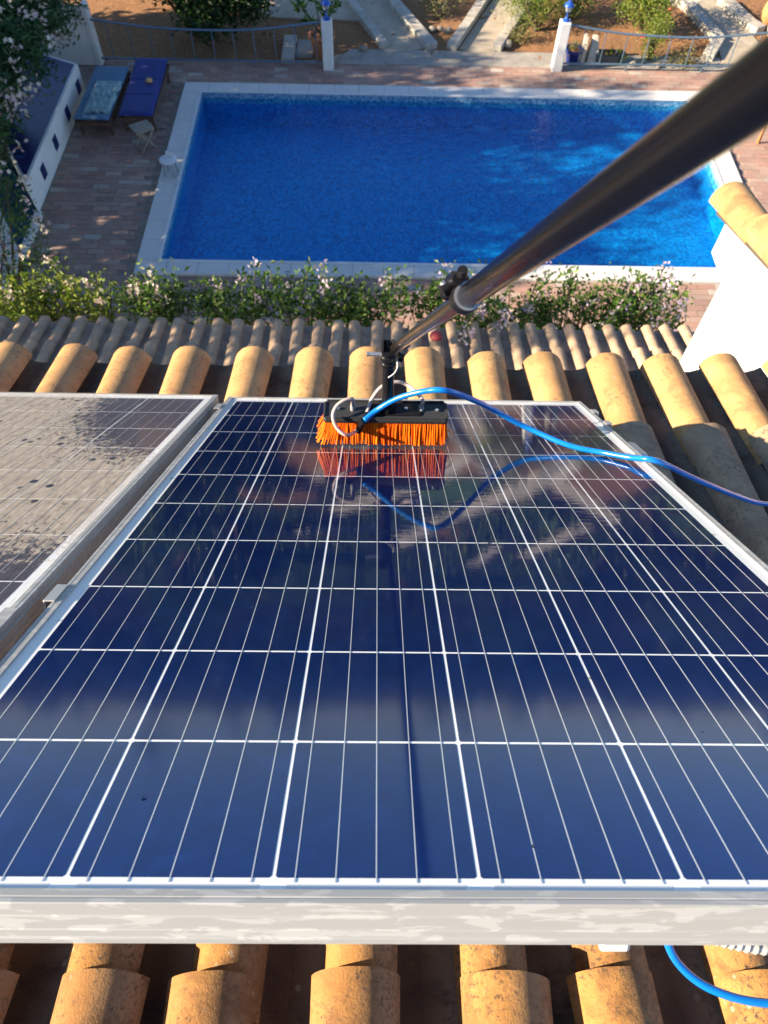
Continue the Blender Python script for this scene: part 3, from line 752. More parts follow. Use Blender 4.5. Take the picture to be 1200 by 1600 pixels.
# leaning cream stones
root = tag(empty('stone_slab', (4.30, 16.12, 0)), 'upright cream stone slab nearest the cobalt pot', 'stone slab', 'cream stone slabs behind the railing')
MB().box((0, .16, .22), (.09, .42, .46), Euler((R(-14), 0, R(-8)))).build('slab', M['stone'], root, bevel=.015)
root = tag(empty('stone_slab', (4.50, 16.10, 0)), 'wedge shaped cream stone slab leaning beside the dark trough', 'stone slab', 'cream stone slabs behind the railing')
mb = MB().add([(-.14, -.10, 0), (.14, -.10, 0), (.14, .22, 0), (-.14, .22, 0), (-.05, .18, .46), (.05, .18, .46), (.05, .26, .46), (-.05, .26, .46)], [(3, 2, 1, 0), (4, 5, 6, 7), (0, 1, 5, 4), (1, 2, 6, 5), (2, 3, 7, 6), (3, 0, 4, 7)])
mb.build('slab', M['stone'], root, bevel=.015)
tag(MB().box((0, 0, .05), (.27, .95, .14)).build('stone_step', M['kerb'], loc=(-1.92, 16.35, 0), bevel=.02), 'pale block step behind the shaded railing, left of terracotta pot', 'step')
tag(MB().box((0, 0, .03), (.36, .62, .10)).build('stone_step', M['slab'], loc=(-1.58, 16.42, 0), bevel=.02), 'grey slab step between the pale block and the terracotta pot', 'step')
root = tag(empty('urn', (8.75, 17.95, 0)), 'orange terracotta urn in the top right mulch bed', 'urn')
MB().lathe([(.09, 0), (.17, .1), (.21, .25), (.19, .4), (.12, .5), (.10, .55), (.14, .58), (.14, .6), (.09, .59), (.08, .5), (0, .5)], seg=22).build('urn_body', M['terracotta_pale'], root, smooth='auto')
t_ = MB()
for _ in range(60): leafmesh(t_, Vector((rnd(-.07, .07), rnd(-.07, .07), rnd(.58, .72))), .06)
t_.build('leaves', M['leaf_dark'], root, flat=True)

# ------------------------------------------------------------------ loungers, stool, towel
def lounger(x, y, rz, L, W, mat, label, tilt=0.0):
    root = tag(empty('sun_lounger', (x, y, 0), (0, 0, rz)), label, 'sun lounger')
    for s in (-1, 1):
        MB().box((s*(W/2-.02), 0, .27), (.035, L, .07)).build('side_rail', M['wood'], root, bevel=.004)
        for yy in (-L/2+.12, L/2-.12):
            MB().box((s*(W/2-.05), yy, .125), (.05, .05, .25), Euler((R(6 if yy < 0 else -6), 0, 0))).build('leg', M['wood'], root, bevel=.004)
    MB().box((0, -L/2+.02, .27), (W-.08, .035, .07)).build('end_rail', M['wood'], root)
    MB().box((0, L/2-.02, .27), (W-.08, .035, .07)).build('end_rail', M['wood'], root)
    for i in range(10): MB().box((0, -L/2+.12+i*(L-.24)/9, .305), (W-.06, .06, .016)).build('slat', M['wood'], root)
    # cushion: soft subdivided pad
    nx, ny = 10, 26; T = MB(); B = []
    for side in (1, 0):
        for j in range(ny+1):
            for i in range(nx+1):
                u, v = i/nx, j/ny; e = min(u, 1-u)*W; e2 = min(v, 1-v)*L
                k = min(1, e/.035)*min(1, e2/.035); k = math.sqrt(max(0, 1-(1-k)**2))
                px, py = (u-.5)*W, (v-.5)*L
                z = .355+side*(.035*k+.008*noise.noise(Vector((px*4, py*4, x))))-(1-side)*.035*k
                if v > .62: z += (v-.62)*L*tilt
                B.append((px, py, z))
    n1 = (nx+1)*(ny+1); fs = []
    for j in range(ny):
        for i in range(nx):
            a = j*(nx+1)+i; q = (a, a+1, a+nx+2, a+nx+1); fs += [q, tuple(n1+t for t in q[::-1])]
    T.add(B, fs); T.build('cushion', M[mat], root, smooth=True)
    for v in (.34, .62):
        MB().tube([(-W/2+.01, (v-.5)*L, .394), (0, (v-.5)*L, .397), (W/2-.01, (v-.5)*L, .394)], .004, 5).build('seam', M[mat], root)
    return root
lounger(-4.53, 14.22, R(0.3), 1.95, .64, 'cushion_blue', 'royal blue cushioned lounger nearest the pool', .06)
lounger(-5.29, 14.00, R(-1.5), 1.82, .66, 'cushion_pale', 'faded pale blue lounger next to the white low wall', .03)
# crumpled towel
mb = MB(); nx, ny = 40, 60; vs = []
for j in range(ny+1):
    for i in range(nx+1):
        u, v = i/nx, j/ny; px = (u-.5)*.50+.03+.04*(v-.5); py = (v-.5)*1.05
        hh = .5+.5*noise.noise(Vector((px*9+py*3, py*7-px*4, 1.3))); hh = 1-abs(2*hh-1)
        z = .405+.050*hh+.012*noise.noise(Vector((px*22, py*22, 0)))
        ed = min(u, 1-u, v, 1-v)
        px += .03*noise.noise(Vector((0, py*5, 2))); py += .03*noise.noise(Vector((px*5, 0, 5)))
        z -= .03*max(0, 1-ed/.06)
        vs.append((px, py, z))
mb.add(vs, [(j*(nx+1)+i, j*(nx+1)+i+1, (j+1)*(nx+1)+i+1, (j+1)*(nx+1)+i) for j in range(ny) for i in range(nx)])
o = mb.build('towel', M['towel'], smooth=True, loc=(-5.24, 13.76, 0)); so_ = o.modifiers.new('solid', 'SOLIDIFY'); so_.thickness = .006
tag(o, 'crumpled pale teal towel lying on the faded lounger', 'towel')
tag(MB().lathe([(0, -.045), (.04, -.03), (.065, -.008), (.068, .006), (.05, .03), (0, .045)], seg=16).build('tan_ball', M['ballmat'], smooth=True, loc=(-4.43, 14.30, .438)), 'small tan ball lying on the royal blue cushion', 'ball')
# folding stool beside loungers
root = tag(empty('folding_stool', (-4.33, 12.85, 0), (0, 0, R(35))), 'small grey-white folding stool in front of the royal blue lounger', 'stool')
MB().box((0, 0, .37), (.36, .34, .03)).build('seat', M['wood_pale'], root, bevel=.01)
for s in (-1, 1):
    MB().beam((-.15, s*.14, 0), (.15, s*.14, .36), .025, .03).build('leg', M['wood_pale'], root)
    MB().beam((.15, s*.115, 0), (-.15, s*.115, .36), .025, .03).build('leg', M['wood_pale'], root)
MB().beam((-.15, -.14, .02), (-.15, .14, .02), .02, .02).build('foot_bar', M['wood_pale'], root)
# white plastic stool on coping
root = tag(empty('plastic_stool', (-3.72, 11.95, .045), (0, 0, R(-10))), 'small white round-topped stool standing on the left pool coping', 'stool')
MB().lathe([(0, .30), (.14, .30), (.155, .29), (.155, .27), (.13, .262), (0, .262)], seg=20).build('seat', M['plasticwhite'], root, smooth='auto')
for a in range(4):
    t = R(45+90*a); MB().beam((math.cos(t)*.13, math.sin(t)*.13, 0), (math.cos(t)*.09, math.sin(t)*.09, .27), .03, .025).build('leg', M['conduit'], root)
MB().box((0, .1, .33), (.14, .02, .08), Euler((R(-20), 0, 0))).build('handle', M['plasticwhite'], root, bevel=.006)
# wooden chair at the right edge
root = tag(empty('garden_chair', (7.55, 13.2, 0), (0, 0, R(20))), 'orange-brown wooden garden chair at the right edge beyond the pole', 'chair')
for i in range(6): MB().box((-.0, -.2+i*.08, .43), (.46, .06, .02)).build('seat_slat', M['wood_orange'], root)
for sx in (-.21, .21):
    MB().box((sx, -.2, .21), (.045, .045, .42)).build('leg', M['wood_orange'], root)
    MB().box((sx, .23, .44), (.045, .045, .88), Euler((R(-5), 0, 0))).build('leg', M['wood_orange'], root)
    MB().box((sx, 0, .62), (.05, .50, .025)).build('armrest', M['wood_orange'], root)
    MB().box((sx, 0, .38), (.03, .44, .05)).build('seat_rail', M['wood_orange'], root)
for i in range(5): MB().box((-.15+i*.075, .25, .68), (.04, .015, .36), Euler((R(-5), 0, 0))).build('back_slat', M['wood_orange'], root)
MB().box((0, .265, .87), (.46, .03, .06)).build('back_rail', M['wood_orange'], root)

# ------------------------------------------------------------------ white walls left
root = tag(empty('low_wall', (-5.84, 12.7, 0)), 'low white rendered wall with four navy tile insets beside the loungers, navy tiled top', 'wall')
poly = [(0, 1.95), (0, -1.85), (-1.05, -.05), (-2.6, 2.4), (-1.0, 2.4)]
MB().prism(poly, -.02, .55).build('wall_body', M['white'], root, bevel=.012)
MB().prism([(-.055, 1.90), (-.055, -1.68), (-1.05, .03), (-2.5, 2.36), (-1.0, 2.36)], .545, .556).build('tiled_top', M['bench_tile'], root)
for yy in (1.62, .72, -.22, -1.08):
    MB().box((.004, yy, .28), (.012, .20, .22)).build('tile_inset', M['bench_tile'], root)
root = tag(empty('plunge_basin', (-6.2, 10.6, 0)), 'small sunken teal tiled basin with white rim left of the brick terrace', 'basin')
def rim(a, b, w=.12, h=.10): return MB().beam((a[0]+6.2, a[1]-10.6, h/2-.01), (b[0]+6.2, b[1]-10.6, h/2-.01), w, h)
pts = [(-5.80, 10.80), (-5.80, 9.52), (-6.85, 11.35), (-6.85, 12.65)]
for i in (0, 1, 2): rim(pts[i], pts[(i+1) % 4], .11 if i == 0 else .16, .10+.004*i).build('rim', M['white'], root)
MB().add([(p[0]+6.2, p[1]-10.6, -.004) for p in pts], [(0, 1, 2, 3)]).build('basin_tiles', M['teal_tile'], root)
MB().prism([(-.05+.35, .25), (.35, -.95), (.22, -.75), (.16, .45)], -.003, .05).build('inner_step', M['teal_tile'], root)
tag(MB().prism([(-8.5, 8.9), (-5.78, 8.9), (-5.78, 9.40), (-6.0, 9.75), (-7.2, 11.9), (-8.5, 11.9)], -.03, .07).build('white_plinth', M['white'], bevel=.015), 'low white plinth in front of the teal basin, half hidden by vine', 'plinth')
root = tag(empty('white_wall', (-6.6, 15.75, 0)), 'tall white rendered wall end with sloping top behind the low tiled wall', 'wall')
MB().prism_x([(-.09, 0), (-.09, 1.05), (.09, 1.05), (.09, 0)], -1.6, .78).build('wall_body', M['white'], root, bevel=.012)
MB().beam((.82, 0, 0), (.82, 0, 1.12), .22, .10).build('end_pilaster', M['white'], root, bevel=.01)
# ------------------------------------------------------------------ flowering vine trees on the left
bush('flowering_tree', 'large feathery dark green flowering tree filling the top left corner', 'tree', (-6.9, 12.3, 0),
     [(-6.0, 12.1, 2.0, .85, 1.0, .75), (-6.4, 11.0, 2.2, 1.0, 1.1, .9), (-5.6, 13.1, 2.1, .45, .5, .4), (-6.9, 12.6, 2.3, 1.3, 1.2, .9), (-5.9, 13.6, 2.2, 1.0, .8, .7), (-6.0, 10.0, 1.9, .65, .8, .7), (-6.0, 10.9, 1.6, .45, .6, .45)],
     30000, .115, M['leaf_fern'], aspect=.32, trunk=.09, flowers=('flower', 120, .046, .13, .9), clump=.16, shell=.35)
bush('flowering_vine', 'pink flowering vine at the left edge in front of the teal basin', 'vine', (-5.5, 7.9, 0),
     [(-4.75, 8.0, 1.5, .45, .5, .7), (-5.2, 8.8, 1.7, .45, .5, .6), (-5.3, 8.0, .8, .6, .5, .8)],
     2600, .07, M['leaf'], aspect=.3, trunk=.03, flowers=('flower', 26, .036, .10, .8), clump=.13, shell=.35)
# hedge and trees further left, out of the frame: they shade the pool terrace
for i, (x, y, h, r, lb) in enumerate(((-10.5, 11.6, 6.7, 1.7, 'clipped evergreen nearest the teal basin, outside left'), (-10.5, 13.7, 5.3, 1.5, 'evergreen level with the loungers, outside left'), (-10.4, 9.5, 6.6, 1.7, 'evergreen between vine and basin, outside left'), (-10.3, 7.5, 5.6, 1.3, 'evergreen level with the shrub row, outside left'), (-10.5, 15.6, 4.1, 1.2, 'lower evergreen level with the white wall end, outside left'))):
    bush('evergreen_tree', lb, 'tree', (x, y, 0), [(x, y, h*.52, r, r*.9, h*.5), (x+.2, y+.5, h*.45, r*.9, r*.8, h*.42), (x, y+.2, h*.96, r*.8, r*.9, .45)], 9000, .20, M['leaf_dark'], 'evergreens left of the terrace', trunk=.1, clump=.22)
bush('shade_tree', 'tall broad tree left of the house, outside the frame', 'tree', (-9.6, 4.6, 0),
     [(-9.6, 3.6, 6.6, 1.5, 1.3, 1.6), (-9.5, 4.3, 5.2, 1.5, 1.2, 1.4), (-9.6, 3.0, 5.2, 1.3, 1.2, 1.3), (-9.4, 3.8, 3.8, 1.5, 1.4, 1.2)], 6200, .16, M['leaf'], trunk=.14, clump=.22, shell=.3)

# ------------------------------------------------------------------ flowering shrubs under the porch eave
sh = [(-4.55, 6.75, 2.25, .52, 'leaf_yel', 'flower', 'sunlit yellow-green shrub at the far left of the eave row'),
      (-3.75, 6.85, 2.12, .50, 'leaf_yel', 'flower', 'bright green shrub second from the left along the eave'),
      (-2.75, 6.80, 2.10, .45, 'leaf', 'flower', 'green shrub with tall pink sprays before the left pool corner'),
      (-1.85, 6.75, 2.05, .42, 'leaf', 'flower_lilac', 'sparse darker shrub just right of the left pool corner'),
      (-.95, 6.80, 2.12, .48, 'leaf', 'flower_lilac', 'green shrub with lilac blooms above the near coping, left of centre'),
      (-.05, 6.80, 2.15, .46, 'leaf', 'flower_lilac', 'leafy shrub with pale blooms left of the pole clamp'),
      (.85, 6.80, 2.10, .46, 'leaf', 'flower_lilac', 'shrub directly behind the pole clamp'),
      (1.75, 6.80, 2.10, .46, 'leaf', 'flower_lilac', 'shrub right of the pole with terracotta paving showing through'),
      (2.60, 6.85, 2.15, .50, 'leaf', 'flower_lilac', 'dense green shrub second from the white gable'),
      (3.40, 6.85, 2.15, .50, 'leaf', 'flower_lilac', 'shrub with dense lilac flower heads against the white gable')]
for i, (x, y, z, r, lm, fm, lb) in enumerate(sh):
    root = tag(empty('flowering_shrub', (x, y, 0)), lb, 'shrub', 'flowering shrubs along the porch eave')
    lf, st, fl = MB(), MB(), MB()
    for k in range(34):
        a = rnd(0, 6.28); rr = r*math.sqrt(random.random()); tall = random.random() < .10
        tip = Vector((math.cos(a)*rr*1.15, math.sin(a)*rr*.8, z-.30+rnd(-.34, .26)+(rnd(.12, .32) if tall else 0)))
        bs = Vector((rnd(-.1, .1), rnd(-.1, .1), 0))
        pts = spline([bs, (tip.x*.5, tip.y*.5, tip.z*.5), tip], 5); st.tube(pts, .007, 5)
        n_ = 40 if not tall else 30
        for _ in range(n_):
            t = random.random()**.6; q = Vector((tip.x*.85, tip.y*.85, tip.z*.76)).lerp(tip, t)
            q += Vector((random.gauss(0, 1), random.gauss(0, 1), random.gauss(0, 1)))*.075
            leafmesh(lf, q, rnd(.05, .10), None, .5)
        if tall or random.random() < (.10 if i < 8 else .2):
            flower_cluster(fl, tip+Vector((0, 0, .04)), .085, 11, .026)
    if i == 9:
        for _ in range(12): flower_cluster(fl, Vector((rnd(-.3, .25), rnd(-.5, .3), z-.35+rnd(.0, .38))), .10, 12, .026)
    st.build('stems', M['stem'], root, smooth=True)
    lf.build('foliage', M[lm], root, flat=True)['kind'] = 'stuff'; fl.build('flowers', M[fm], root, flat=True)['kind'] = 'stuff'
# spray hanging on the porch roof
root = tag(empty('flower_spray', (1.05, 5.62, 2.6)), 'lilac flower spray fallen over the porch tiles right of the pole', 'flower spray')
lf, fl, st = MB(), MB(), MB()
for k in range(9):
    t = Vector((rnd(-.22, .28), rnd(-.45, .15), rnd(.06, .22))); st.tube([(0, .5, -.1), (t.x*.6, .1+t.y*.5, .15), t], .005, 5)
    flower_cluster(fl, t, .07, 11, .022)
    for _ in range(14): leafmesh(lf, t+Vector((rnd(-.1, .1), rnd(0, .3), rnd(-.08, .04))), .06)
st.build('stems', M['stem'], root); lf.build('leaves', M['leaf'], root, flat=True)['kind'] = 'stuff'; fl.build('flowers', M['flower_lilac'], root, flat=True)['kind'] = 'stuff'

# ------------------------------------------------------------------ roofs
def halfpipe(rw, rn, L, th, arc, seg=12, ls=3, inv=False, wob=0.0015):
    """barrel tile: axis along +y (down-slope, wide end at +y), crest at z=0"""
    mb = MB(); vs = []
    for lay in (0, 1):
        for j in range(ls+1):
            t = j/ls; r = rn+(rw-rn)*t - lay*th
            r0 = rn+(rw-rn)*t
            for i in range(seg+1):
                a = -arc+2*arc*i/seg
                w = wob*noise.noise(Vector((i*.9, j*2.1, rw*40)))
                x = (r+w)*math.sin(a); z = (r+w)*math.cos(a)-rw
                if inv: z = -z
                vs.append((x, t*L, z))
    k = (seg+1); n = k*(ls+1); fs = []
    for j in range(ls):
        for i in range(seg):
            a = j*k+i; fs += [(a, a+1, a+k+1, a+k), (n+a, n+a+k, n+a+k+1, n+a+1)]
    for j in range(ls):
        for i in (0, seg): a = j*k+i; fs.append((a, a+k, n+a+k, n+a))
    for i in range(seg):
        for j in (0, ls): a = j*k+i; fs.append((a, a+1, n+a+1, n+a))
    mb.add(vs, fs); return mb
def roof(root, slope, cols, joints, eave, zc, pitch, mats, L, jit, skew=0, tname='cover_tile', rw=.0745, rn=.060, bend=None):
    """zc(y) crest height; root at origin of world coordinates"""
    cms = []
    rough = []; grey = []
    for v in range(4):
        mb = halfpipe(rw*(1+rnd(-.02, .02)), rn, L, .013, R(78), wob=.0022)
        me = mb.mesh(tname, 'auto'); me.materials.append(M[mats[0]]); cms.append(me)
        m2 = me.copy(); m2.materials[0] = M[mats[2] if len(mats) > 2 else mats[0]]; rough.append(m2)
        m3 = me.copy(); m3.materials[0] = M[mats[3] if len(mats) > 3 else mats[0]]; grey.append(m3)
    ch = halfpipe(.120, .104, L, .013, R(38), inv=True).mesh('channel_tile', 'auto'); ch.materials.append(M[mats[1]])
    ends = joints+[eave]
    for x in cols:
        for e in ends:
            y0 = e-L*math.cos(slope)
            jx, je = rnd(-jit, jit), rnd(-jit, jit)*1.5
            tilt = slope-R(1.6)      # wide end rides on the tile below
            xx = x+jx+skew*(eave-e)
            o = link(tname, random.choice(rough if e < .6 and eave < 2 else grey if e < eave-.1 else cms), root, (xx-root.location.x, y0+je-root.location.y, zc(y0)-.012+rnd(-.003, .003)-root.location.z), (-tilt+rnd(-.008, .008), rnd(-.09, .09), rnd(-.028, .028)))
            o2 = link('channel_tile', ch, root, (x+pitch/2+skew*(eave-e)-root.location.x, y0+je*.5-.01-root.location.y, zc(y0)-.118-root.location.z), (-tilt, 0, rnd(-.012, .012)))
SL = R(16.4)
def zc(y): return 6.655-(y+.02)*math.tan(SL)
house = tag(empty('house', (0, 1.2, 0)), 'house with ochre barrel tiled roof under the solar panels', 'house')
cols = [-.03+.213*k for k in range(-9, 8)]
roof(house, SL, cols, [-.52, -.02, .46, .94, 1.42], 1.84, zc, .213, ('tile', 'tile_shade_ch', 'tile_rough', 'tile_grey'), .56, .004, .009)
mb = MB().prism_x([(-1.2-1.2, zc(-1.2)-.13), (1.80-1.2, zc(1.80)-.13), (1.80-1.2, zc(1.80)-.20), (-1.2-1.2, zc(-1.2)-.22)], -2.2, 1.62)
mb.build('roof_deck', M['mortar'], house)
mb = MB().prism_x([(.15, 0), (.15, 5.95), (-.10, 6.0), (-.10, 0)], -2.1, 1.60)
mb.build('wall', M['white'], house)

SP = R(12)
def zp(y): return 2.60-(y-5.66)*math.tan(SP)
porch = tag(empty('porch', (0, 5.2, 0)), 'lower porch roof of narrow weathered grey-pink barrel tiles', 'porch')
pc = [-4.30+.2045*k for k in range(0, 40)]
roof(porch, SP, pc, [4.33, 4.78, 5.22], 5.66, zp, .2045, ('tile_porch', 'tile_porch_ch'), .53, .005, 0, rw=.066, rn=.056)
MB().prism_x([(1.5-5.2, zp(1.5)-.12), (.41, zp(5.61)-.12), (.41, zp(5.61)-.20), (1.5-5.2, zp(1.5)-.20)], -4.5, 3.95).build('roof_deck', M['tile_porch_ch'], porch)
MB().box((-.3, .22, 2.25), (8.3, .24, .30)).build('beam', M['white'], porch)
for x in (-4.3, -1.6, 1.2, 3.75): MB().box((x, .22, 1.05), (.28, .28, 2.10)).build('column', M['white'], porch, bevel=.01)
tag(MB().lathe([(0, -.012), (.055, -.01), (.068, 0), (.06, .02), (.04, .035), (0, .04)], seg=18).build('red_cap', M['redball'], smooth=True, loc=(.60, 5.30, 2.745)), 'dull red rubber disc lying on the porch tiles below the pole', 'disc')

# gable wall of the neighbouring wing
gab = tag(empty('gable_wall', (1.70, 2.9, 0)), 'bright white gable wall with tiled verge at the right edge', 'wall')
def P_(y, z): return (y-2.9, z)
MB().prism_x([P_(.6, 0), P_(.6, 6.52), P_(3.05, 5.80), P_(3.05, 5.588), P_(2.832, 5.588), P_(2.832, 0)], 0, .32).build('wall_body', M['white'], gab)
vm = halfpipe(.105, .085, .50, .014, R(80), 14, 3).mesh('verge_tile', 'auto'); vm.materials.append(M['tile'])
sg = R(16.5)
for k in range(5):
    ye = 3.27-k*.42
    y0 = ye-.50*math.cos(sg)
    link('verge_tile', vm, gab, (.045, y0-2.9, 5.80+(3.05-y0)*math.tan(sg)+.085), (-sg+R(1.5), R(-8), 0))
# mortar filling at the verge end
mb = MB()
for i in range(90): leafmesh(mb, Vector((.045+rnd(-.09, .09), 3.20-2.9+rnd(-.05, .05), 5.84+rnd(0, .01))), .02)
MB().prism_x([P_(3.06, 5.76), P_(3.16, 5.73), P_(3.16, 5.76), P_(3.06, 5.79), P_(.6, 6.50), P_(.6, 6.47)], -.01, .10).build('verge_mortar', M['mortar'], gab)

# ------------------------------------------------------------------ solar panels
TP = R(36.7)
def panel_root(u, v, w, name='solar_panel'):
    """root frame: x across, y along the slope (down and away), z normal; (u,v,w) measured from the centre line at the first cell row"""
    A = Vector((0.08340173, 0.04924872, 7.38251563))
    m = Matrix.Rotation(-TP, 3, 'X'); p = A+m @ Vector((u, v, w))
    return empty(name, p, (-TP, 0, 0))
CP = 0.158
def profile(side):
    # outer frame profile: (inward distance, height) outer face with shallow ridges
    return [(0, -.040), (0, -.0375), (-.0012, -.036), (-.0012, -.034), (0, -.0325), (0, -.0265), (-.0008, -.0255), (0, -.0245), (0, -.0125), (-.0010, -.0115), (0, -.0105), (0, .0008), (.0007, .0015),
            (.0045, .0015), (.0050, .0010), (.0058, .0010), (.0063, .0015), (.0125, .0015), (.0125, -.0050), (.0015, -.0050), (.0015, -.0385), (.022, -.0385), (.022, -.040)]
def rail_piece(root, a, b, inward, name='frame_rail'):
    a, b = Vector(a), Vector(b); inward = Vector(inward)
    pr = profile(0); n = len(pr); d = (b-a).normalized(); vs = []
    for P, s in ((a, 1), (b, -1)):
        for i, h in pr: vs.append(P+inward*i+Vector((0, 0, h))+d*s*max(i, 0)*1.0)   # mitred corner
    fs = [tuple(range(n)), tuple(range(n, 2*n))[::-1]]+[(i, i+n, (i+1) % n+n, (i+1) % n) for i in range(n)]
    return MB().add(vs, fs).build(name, M['alu'], root)
def make_panel(root, dirty):
    mc = glassy('dusty_cell' if dirty else 'wet_cell', root, dirty, 'cell')
    ms = glassy('dusty_backsheet' if dirty else 'wet_backsheet', root, dirty, 'sheet')
    mbm = glassy('dusty_busbar' if dirty else 'wet_busbar', root, dirty, 'bar')
    U, V0, V1 = .503, -.024, 1.622
    MB().add([(-U+.003, V0+.003, -.0018), (U-.003, V0+.003, -.0018), (U-.003, V1-.003, -.0018), (-U+.003, V1-.003, -.0018), (-U+.003, V0+.003, -.005), (U-.003, V0+.003, -.005), (U-.003, V1-.003, -.005), (-U+.003, V1-.003, -.005)],
             [(0, 1, 2, 3), (7, 6, 5, 4), (0, 4, 5, 1), (1, 5, 6, 2), (2, 6, 7, 3), (3, 7, 4, 0)]).build('backsheet', ms, root)
    c = .0018; h = (CP-.0032)/2
    me = MB().prism([(-h+c, -h), (h-c, -h), (h, -h+c), (h, h-c), (h-c, h), (-h+c, h), (-h, h-c), (-h, -h+c)], -.0004, 0.0).mesh('solar_cell'); me.materials.append(mc)
    for i in range(6):
        for j in range(10):
            link('solar_cell', me, root, ((i-2.5)*CP, (j+.5)*CP, -.0016))
    bar = MB().box((0, 0, 0), (.0010, 1.586, .0003)).mesh('busbar'); bar.materials.append(mbm)
    for i in range(6):
        for k in range(5):
            link('busbar', bar, root, ((i-2.5)*CP+(k-2)*.0312, .790, -.00142))
    for i in range(6):
        w = 4*.0312+.012
        if not dirty or True:
            MB().box((0, 0, 0), (w, .0050, .0003)).build('interconnect_ribbon', M['steel'] if False else mbm, root, loc=((i-2.5)*CP, -.0075, -.00170))
    rail_piece(root, (-U, V0, 0), (U, V0, 0), (0, 1, 0)); rail_piece(root, (U, V1, 0), (-U, V1, 0), (0, -1, 0))
    rail_piece(root, (U, V0, 0), (U, V1, 0), (-1, 0, 0)); rail_piece(root, (-U, V1, 0), (-U, V0, 0), (1, 0, 0))
    MB().box((0, 1.2, -.018), (.11, .10, .02)).build('junction_box', M['blackplastic'], root)
pan1 = tag(panel_root(0, 0, 0), 'clean wet deep blue solar panel with the brush on it', 'solar panel', 'solar panels on the roof')
make_panel(pan1, False)
pan2 = tag(panel_root(-1.036, .004, .004), 'dusty grey unwashed solar panel at the left', 'solar panel', 'solar panels on the roof')
make_panel(pan2, True)
def clamp(root, x, y, side, L=.045):
    mb = MB(); mb.box((x+side*.001, y, .0030), (.015, L, .0026)); mb.box((x+side*.0075, y, -.008), (.0026, L, .022))
    mb.build('clamp', M['alu_plain'], root, bevel=.0006)
clamp(pan1, -.505, .445, -1); clamp(pan1, -.505, 1.50, -1, .05); clamp(pan1, .507, 1.50, 1, .03); clamp(pan1, .507, 1.38, 1, .03)
# long edge strip on the dusty panel
MB().box((.497, .17, .0035), (.018, .44, .004)).build('edge_strip', M['alu'], pan2, bevel=.0006)
# mounting rack under both panels
rack = tag(panel_root(0, 0, 0, 'mounting_rack'), 'tilted aluminium mounting rack carrying both solar panels', 'mounting rack')
for v in (.22, 1.34):
    MB().box((-.53, v, -.062), (2.20, .04, .04)).build('cross_rail', M['alu_plain'], rack)
MB().box((.545, 1.30, -.050), (.055, .10, .02)).build('end_bracket', M['alu_plain'], rack, bevel=.002)
im = Matrix.Rotation(TP, 3, 'X'); A0 = Vector((0.08340173, 0.04924872, 7.38251563))
for x in (-1.5, -.55, .42):
    for v in (.22, 1.34):
        top = Vector((x, v, -.082)); wp = A0+Matrix.Rotation(-TP, 3, 'X') @ top
        foot = Vector((wp.x, wp.y, zc(wp.y)+.004)); lf_ = im @ (foot-A0)
        MB().beam(lf_, top, .035, .035).build('leg', M['alu_plain'], rack)
        fl_ = MB().box(lf_, (.10, .10, .008), Matrix.Rotation(TP-SL, 3, 'X')).build('foot_plate', M['alu_plain'], rack)
# white bracket peeking under the near edge
wp = Vector((.235, .012, 7.20)); lp = im @ (wp-A0)
MB().box(lp+Vector((0, .03, 0)), (.030, .07, .025)).build('end_bracket', M['plasticwhite'], rack, bevel=.004)
# fold of ribbed conduit
cp = []
pth = spline([(.30, .03, 7.205), (.335, .014, 7.205), (.40, .007, 7.195), (.50, .02, 7.17), (.62, .10, 7.10)], 16)
mb = MB(); mb.tube(pth, [(.0085 if i % 2 else .0068) for i in range(len(pth))], 10)
tag(mb.build('ribbed_conduit', M['conduit']), 'grey ribbed cable conduit under the near right panel edge', 'conduit')

# water droplets left on the washed glass
def dropm():
    t = NT('water_droplet'); t.set(Base_Color=(0.9, 0.95, 1.0), Roughness=0.0)
    t.b.inputs['Transmission Weight'].default_value = 1.0; t.b.inputs['IOR'].default_value = 1.33; return t.m
M['drop'] = dropm()
mb = MB()
for k in range(260):
    u, v = rnd(-.48, .48), 1.58-abs(random.gauss(0, .55))
    if v < .03 or (-.24 < u < .12 and 1.08 < v < 1.32): continue
    r = rnd(.0007, .0024); h = r*rnd(.3, .5); e = rnd(1, 1.6)
    vs = [(u, v, h-.0010)]
    for q, z in ((.6, h*.8), (1, 0)):
        for a in range(8): vs.append((u+r*q*math.cos(a*math.pi/4), v+e*r*q*math.sin(a*math.pi/4), z-.0014))
    fs = [(0, 1+a, 1+(a+1) % 8) for a in range(8)]+[(1+a, 9+a, 9+(a+1) % 8, 1+(a+1) % 8) for a in range(8)]
    mb.add(vs, fs)
d_ = mb.build('water_droplets', M['drop'], pan1, smooth=True); d_['kind'] = 'stuff'

# ------------------------------------------------------------------ hoses
def pw(u, v, w): return A0+Matrix.Rotation(-TP, 3, 'X') @ Vector((u, v, w))
hp = [pw(-.108, 1.111, .070), pw(-.080, 1.118, .092), pw(-.035, 1.095, .124), pw(.02, 1.065, .146), pw(.062, 1.055, .149), pw(.125, 1.11, .118), pw(.181, 1.170, .082), pw(.232, 1.188, .052), pw(.274, 1.186, .033),
      pw(.33, 1.150, .016), pw(.37, 1.128, .0085), pw(.414, 1.105, .0065), pw(.46, 1.062, .009), pw(.503, 1.025, .014),
      Vector((.678, .890, 6.715)), Vector((.755, .905, 6.655)), Vector((.855, .930, 6.575)), Vector((.97, .962, 6.49)), Vector((1.12, 1.0, 6.43)), Vector((1.35, 1.05, 6.41)), Vector((1.55, 1.1, 6.40))]
tag(MB().tube(spline(hp, 10), .0062, 12).build('water_hose', M['hose'], smooth=True), 'bright blue water hose looping from the brush over the panel edge onto the tiles', 'hose')
